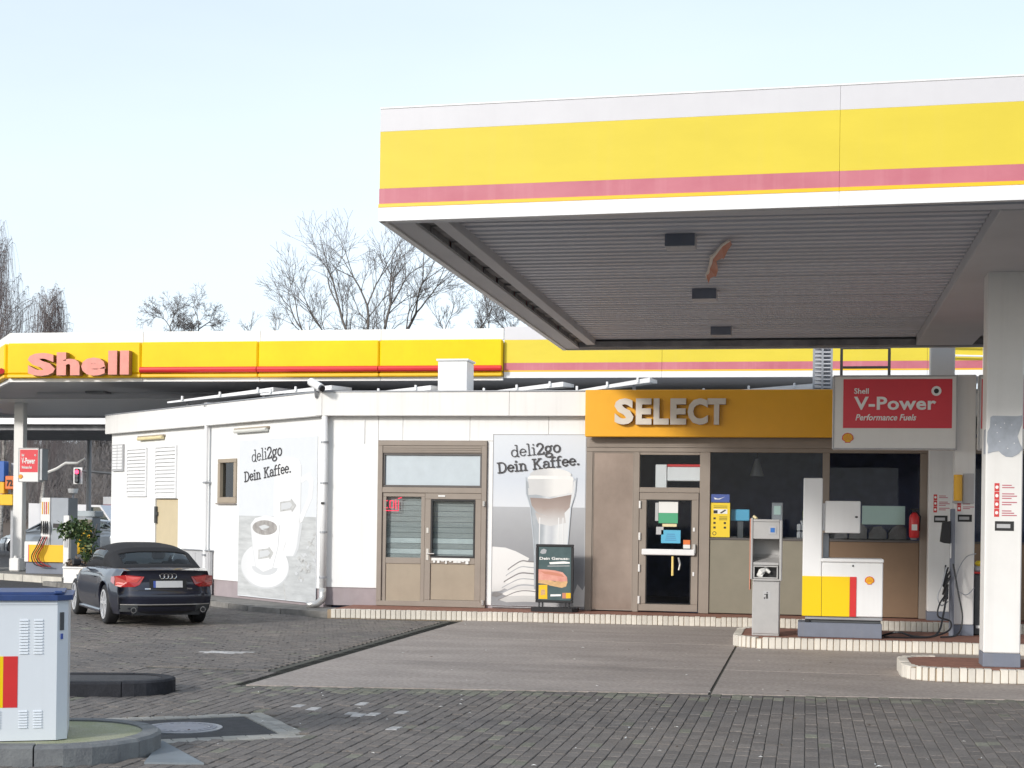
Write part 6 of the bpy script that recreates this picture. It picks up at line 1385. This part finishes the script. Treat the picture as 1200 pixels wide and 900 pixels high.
# ---- wooded bank across the road
rs = random.Random(21)
hx = np.linspace(-130, 60, 58); hy = [84, 88, 94, 102, 112, 124, 140, 160, 200]; hz = [-.05, 1.2, 2.6, 4.2, 5.4, 6.0, 6.2, 6.0, 5.0]
mb = MB(); vs = [(x, y + 2 * math.sin(x * .21 + i), z + (.5 * math.sin(x * .13) + .35 * math.sin(x * .47 + i * 1.7)) * (z > 1)) for i, (y, z) in enumerate(zip(hy, hz)) for x in hx]; n = len(hx)
mb.add(vs, [(i * n + k, i * n + k + 1, (i + 1) * n + k + 1, (i + 1) * n + k) for i in range(len(hy) - 1) for k in range(n - 1)]); structure(mb.build('wooded_bank', 'hill_soil', None, smooth=True))

class Twigs:
    """fast builder of many tapered three-sided branches"""
    def __init__(s): s.a = []; s.b = []; s.ra = []; s.rb = []
    def add(s, a, b, ra, rb): s.a.append(a); s.b.append(b); s.ra.append(ra); s.rb.append(rb)
    def build(s, name, m, parent=None, xf=None, n=3):
        A = np.array(s.a); B = np.array(s.b); ra = np.array(s.ra)[:, None]; rb_ = np.array(s.rb)[:, None]
        D = B - A; D /= np.linalg.norm(D, axis=1)[:, None] + 1e-9; up_ = np.where(np.abs(D[:, 2:3]) < .9, np.array([[0, 0, 1.]]), np.array([[1., 0, 0]]))
        U = np.cross(D, up_); U /= np.linalg.norm(U, axis=1)[:, None] + 1e-9; V_ = np.cross(D, U); K_ = len(A)
        ring = []
        for P_, r_ in ((A, ra), (B, rb_)):
            for k in range(n): a = 2 * math.pi * k / n; ring.append(P_ + U * r_ * math.cos(a) + V_ * r_ * math.sin(a))
        V3 = np.stack(ring, 1).reshape(-1, 3); base = np.arange(K_)[:, None] * 2 * n; F = []
        for k in range(n): F.append(np.concatenate([base + k, base + (k + 1) % n, base + n + (k + 1) % n, base + n + k], 1))
        F = np.stack(F, 1).reshape(-1, 4); me = bpy.data.meshes.new(name); me.vertices.add(len(V3)); me.vertices.foreach_set('co', V3.ravel()); me.loops.add(F.size); me.loops.foreach_set('vertex_index', F.ravel().astype(np.int32)); me.polygons.add(len(F)); me.polygons.foreach_set('loop_start', np.arange(0, F.size, 4).astype(np.int32)); me.update(calc_edges=True)
        me.materials.append(M[m]); o = bpy.data.objects.new(name, me); COL.objects.link(o)
        if parent is not None: o.parent = parent
        return o
def grow(T0, T1, p, d, L_, r, depth, rs, spread, up, weep=0., wig=.14, split=2.3, minr=.006, nseg=4, trunk_depth=2, shrinkl=.74, side=.5):
    segs = nseg; q = np.array(p, float); d = np.array(d, float); d /= np.linalg.norm(d); r0 = r
    for i in range(segs):
        d = d + np.array([rs.gauss(0, wig), rs.gauss(0, wig), rs.gauss(0, wig) * .7 + up * .08 - weep * (1 if depth <= 2 else 0) * .4]); d /= np.linalg.norm(d)
        e = q + d * L_ / segs; r1 = r0 * (.92 if depth > 0 else .8); (T0 if depth >= trunk_depth else T1).add(q, e, max(r0, minr), max(r1, minr)); q = e; r0 = r1
        if depth > 0 and i < segs - 1 and i > 0 and rs.random() < side:
            ax = np.array([rs.gauss(0, 1), rs.gauss(0, 1), rs.gauss(0, .6)]); ax -= d * ax.dot(d); ax /= np.linalg.norm(ax); dd = d * math.cos(spread * 1.2) + ax * math.sin(spread * 1.2)
            grow(T0, T1, q, dd, L_ * shrinkl * .7, r0 * .5, depth - 1 - (rs.random() < .3), rs, spread, up, weep, wig, split, minr, nseg, trunk_depth, shrinkl, side) if depth > 1 else None
    if depth <= 0: return
    n_ = 2 + (rs.random() < split - 2); ph = rs.uniform(0, 6.28)
    a0 = np.cross(d, [0, 0, 1.] if abs(d[2]) < .9 else [1., 0, 0]); a0 /= np.linalg.norm(a0); b0 = np.cross(d, a0)
    for k in range(n_):
        a = ph + k * 2 * math.pi / n_ + rs.uniform(-.4, .4); sp = spread * rs.uniform(.6, 1.3); dd = d * math.cos(sp) + (a0 * math.cos(a) + b0 * math.sin(a)) * math.sin(sp)
        grow(T0, T1, q, dd, L_ * shrinkl * rs.uniform(.85, 1.15), r0 * (.72 if k else .82), depth - 1, rs, spread, up, weep, wig, split, minr, nseg, trunk_depth, shrinkl, side)
def fit_tree(t, T1, ht, wd):
    A = np.array(T1.b); hi = np.percentile(A[:, 2], 99.6); w = np.percentile(A[:, 0], 98) - np.percentile(A[:, 0], 2)
    t.scale = (wd / w, wd / w, ht / hi)
def bare_tree(name, label, x, y, h, seed, stems=1, fit=None, z0=0., depth=7, spread=.42, up=.9, weep=0., m0='bark', m1='twig', group=None, r=.22, lean=0., minr=.010, wig=.15, lf=.27):
    rs = random.Random(seed); t = thing(name, label, 'tree', (x, y, z0), 0, group); T0, T1 = Twigs(), Twigs()
    for s in range(stems):
        a = rs.uniform(0, 6.28); k = .22 * (s > 0) + (.16 if stems > 1 else 0)
        grow(T0, T1, (math.cos(a) * .25 * (stems > 1), math.sin(a) * .25 * (stems > 1), 0), (math.cos(a) * k + lean, math.sin(a) * k, 1), h * lf, r * (1 - .12 * s), depth, rs, spread, up, weep, wig, minr=minr)
    T0.build('trunk', m0, t); T1.build('crown', m1, t)
    if fit: fit_tree(t, T1, *fit)
    return t
def fan_tree(label, x, y, seed, limbs, zl, L_, depth=5, spread=.42, r=.10, minr=.008, side=.75, shrinkl=.74, up=.3):
    """bare tree whose limbs rise clear of each other before they fork; limbs = (offset x, offset y, lean x, lean y)"""
    rs = random.Random(seed); t = thing('bare_tree', label, 'tree', (x, y, 0)); T0, T1 = Twigs(), Twigs()
    for (ox, oy, lx, ly) in limbs:
        p = np.array([0., 0, 0]); n = 7
        for k in range(n):
            f = ((k + 1) / n); e = np.array([ox * f ** 1.4 + rs.gauss(0, .06), oy * f ** 1.4 + rs.gauss(0, .06), zl * f]); T0.add(p, e, r * (2.2 - 1.2 * k / n), r * (2.2 - 1.2 * (k + 1) / n)); p = e
            if k > 3:
                for q in range(2):
                    a_ = rs.uniform(0, 6.28); grow(T0, T1, p, (math.cos(a_) * 1.1, math.sin(a_) * 1.1, .8), L_ * .55, r * .4, depth - 2, rs, spread, up, minr=minr, shrinkl=shrinkl, side=side)
        grow(T0, T1, p, (lx, ly, 1), L_, r, depth, rs, spread, up, wig=.10, minr=minr, shrinkl=shrinkl, side=side, trunk_depth=3)
    T0.build('trunk', 'bark', t); T1.build('crown', 'twig', t); return t
fan_tree('widest bare tree rising behind the far canopy left of the near canopy corner', -22.4, 75, 4, [(-.3, 0, -.28, .1), (.25, .5, .08, -.1), (1.25, -.3, .22, 0), (1.7, .3, .75, .1)], 10.2, 2.25, 5)
fan_tree('lower bare tree leaning out on the left of the widest one', -24.4, 77, 23, [(-.9, 0, -.85, .1), (.4, .4, -.42, -.1)], 10.0, 1.75, 5, r=.08)
fan_tree('bare tree next to the near canopy edge right of the widest one', -18.3, 78, 12, [(-.5, 0, -.1, .1), (.6, .4, .5, -.1)], 10.2, 1.25, 5, r=.05, minr=.007)
fan_tree('thin bare tree showing beneath the sloping left edge of the near canopy', -15.6, 80, 31, [(-.8, 0, -.2, .1), (.2, .4, .0, -.1), (1.1, 0, .3, 0)], 10.5, 1.15, 5, r=.05, minr=.007)
fan_tree('small bushy bare tree standing alone left of centre behind the far canopy', -38.7, 90, 44, [(-.25, 0, -.15, .1), (.9, .4, .6, -.1)], 12.3, 1.05, 6, spread=.60, r=.07, minr=.009, up=.1)
fan_tree('faint low bare treetop between the lone small tree and the wide tree', -33.8, 92, 52, [(-.5, 0, -.2, .1), (.8, .4, .3, -.1)], 12.4, .75, 4, r=.04)
# weeping birch at the left edge
def birch(x, y, h, seed, label, fit):
    rs = random.Random(seed); t = thing('birch_tree', label, 'tree', (x, y, 0)); T0, T1 = Twigs(), Twigs(); tips = []
    p = np.array([0., 0, 0]); d = np.array([0., 0, 1.])
    n = 16
    for i in range(n):
        d = d + np.array([rs.gauss(0, .05), rs.gauss(0, .05), .1]); d /= np.linalg.norm(d); e = p + d * h / n; r0 = .20 * (1 - i / n) + .02; T0.add(p, e, r0, .20 * (1 - (i + 1) / n) + .02); p = e
        if i > 2:
            for k in range(8):
                a = rs.uniform(0, 6.28); L_ = (h - i * h / n) * .34 + 1.0; q = p.copy(); dd = np.array([math.cos(a), math.sin(a), 1.7]); dd /= np.linalg.norm(dd); r_ = .024
                for s in range(7):
                    dd = dd + np.array([rs.gauss(0, .1), rs.gauss(0, .1), -.10]); dd /= np.linalg.norm(dd); e2 = q + dd * L_ / 7; T0.add(q, e2, r_, r_ * .85); r_ *= .85
                    for w in range(4 if s > 1 else 1):
                        q3 = e2 + np.array([rs.gauss(0, .15), rs.gauss(0, .15), rs.gauss(0, .1)]); T1.add(e2, q3, .009, .008); vv = np.array([rs.gauss(0, .25), rs.gauss(0, .25), -.5])
                        for z in range(rs.randint(3, 7)):
                            vv = vv * .8 + np.array([rs.gauss(0, .05), rs.gauss(0, .05), -.25]); q4 = q3 + vv * .42; T1.add(q3, q4, .0075, .006); q3 = q4
                    q = e2
    T0.build('trunk', 'bark_birch', t); T1.build('crown', 'twig_birch', t); fit_tree(t, T1, *fit); return t
birch(-39.2, 70, 15.2, 3, 'weeping birch with hanging twigs at the left edge above the far canopy', (16.3, 3.8))
birch(-38.8, 73, 12.2, 8, 'lower weeping birch just right of the tall one at the left edge', (13.2, 3.0))
# scrub and small trees massed on the bank: nobody could count them
rs = random.Random(77); T = Twigs()
for k in range(900):
    i = rs.random() ** .8; y = 86 + i * 45; x = -(y * rs.uniform(.36, .66)) ; z = float(np.interp(y, hy, hz)); h = rs.uniform(1.2, 3.2); 
    for b in range(rs.randint(12, 20)):
        p = np.array([x + rs.gauss(0, .5), y + rs.gauss(0, .5), z - .2]); d = np.array([rs.gauss(0, .35), rs.gauss(0, .35), 1.]); L_ = h * rs.uniform(.5, 1.1) / 4; r_ = .028
        for s in range(4):
            d = d + np.array([rs.gauss(0, .25), rs.gauss(0, .25), 0]); d /= np.linalg.norm(d); e = p + d * L_; T.add(p, e, r_, r_ * .8); r_ *= .8
            e2 = p + (d + np.array([rs.gauss(0, .7), rs.gauss(0, .7), .2])) * L_ * .9; T.add(p, e2, r_ * .7, .01); p = e
o = T.build('scrub_on_bank', 'twig'); tag(o, 'brown leafless scrub covering the bank across the road', 'scrub', kind='stuff')
for k, (x, y, h) in enumerate(((-61, 112, 6.0), (-66, 118, 7.0), (-56.5, 116, 5.6), (-53, 108, 5.0))):
    bare_tree('bare_tree', ['slender bare tree on the bank above the traffic light', 'bare tree on the bank behind the small fuel sign', 'bare tree on the bank between mast and traffic light', 'bare tree on the bank touching the shop corner'][k], x, y, h, 90 + k, stems=2, z0=float(np.interp(y, hy, hz)) - .1, depth=6, r=.09, spread=.4, minr=.016)

rs = random.Random(5); mb = MB()
for k in range(150):
    x = rs.uniform(-6, 3.5); y = rs.uniform(10.9, 25.2) if rs.random() < .6 else rs.uniform(10.9, 15); a = rs.uniform(0, 3.1); L_ = rs.uniform(.008, .028); z = .006
    if inside(x, y, ISL_FG) or (1.0 < x and 17.8 < y < 19.8) or (x > -1.1 and 21.7 < y < 24.1): continue
    c_, s_ = math.cos(a), math.sin(a); mb.add([(x - L_ * c_, y - L_ * s_, z), (x + L_ * .4 * s_, y - L_ * .4 * c_, z + .006), (x + L_ * c_, y + L_ * s_, z), (x - L_ * .4 * s_, y + L_ * .4 * c_, z + .008)], [(0, 1, 2, 3)], 0 if rs.random() < .55 else 1)
o = mb.build('litter_specks', ['paper_white', 'leaf_dry']); tag(o, 'tiny scraps and dry leaf bits scattered over the forecourt', 'litter', kind='stuff')
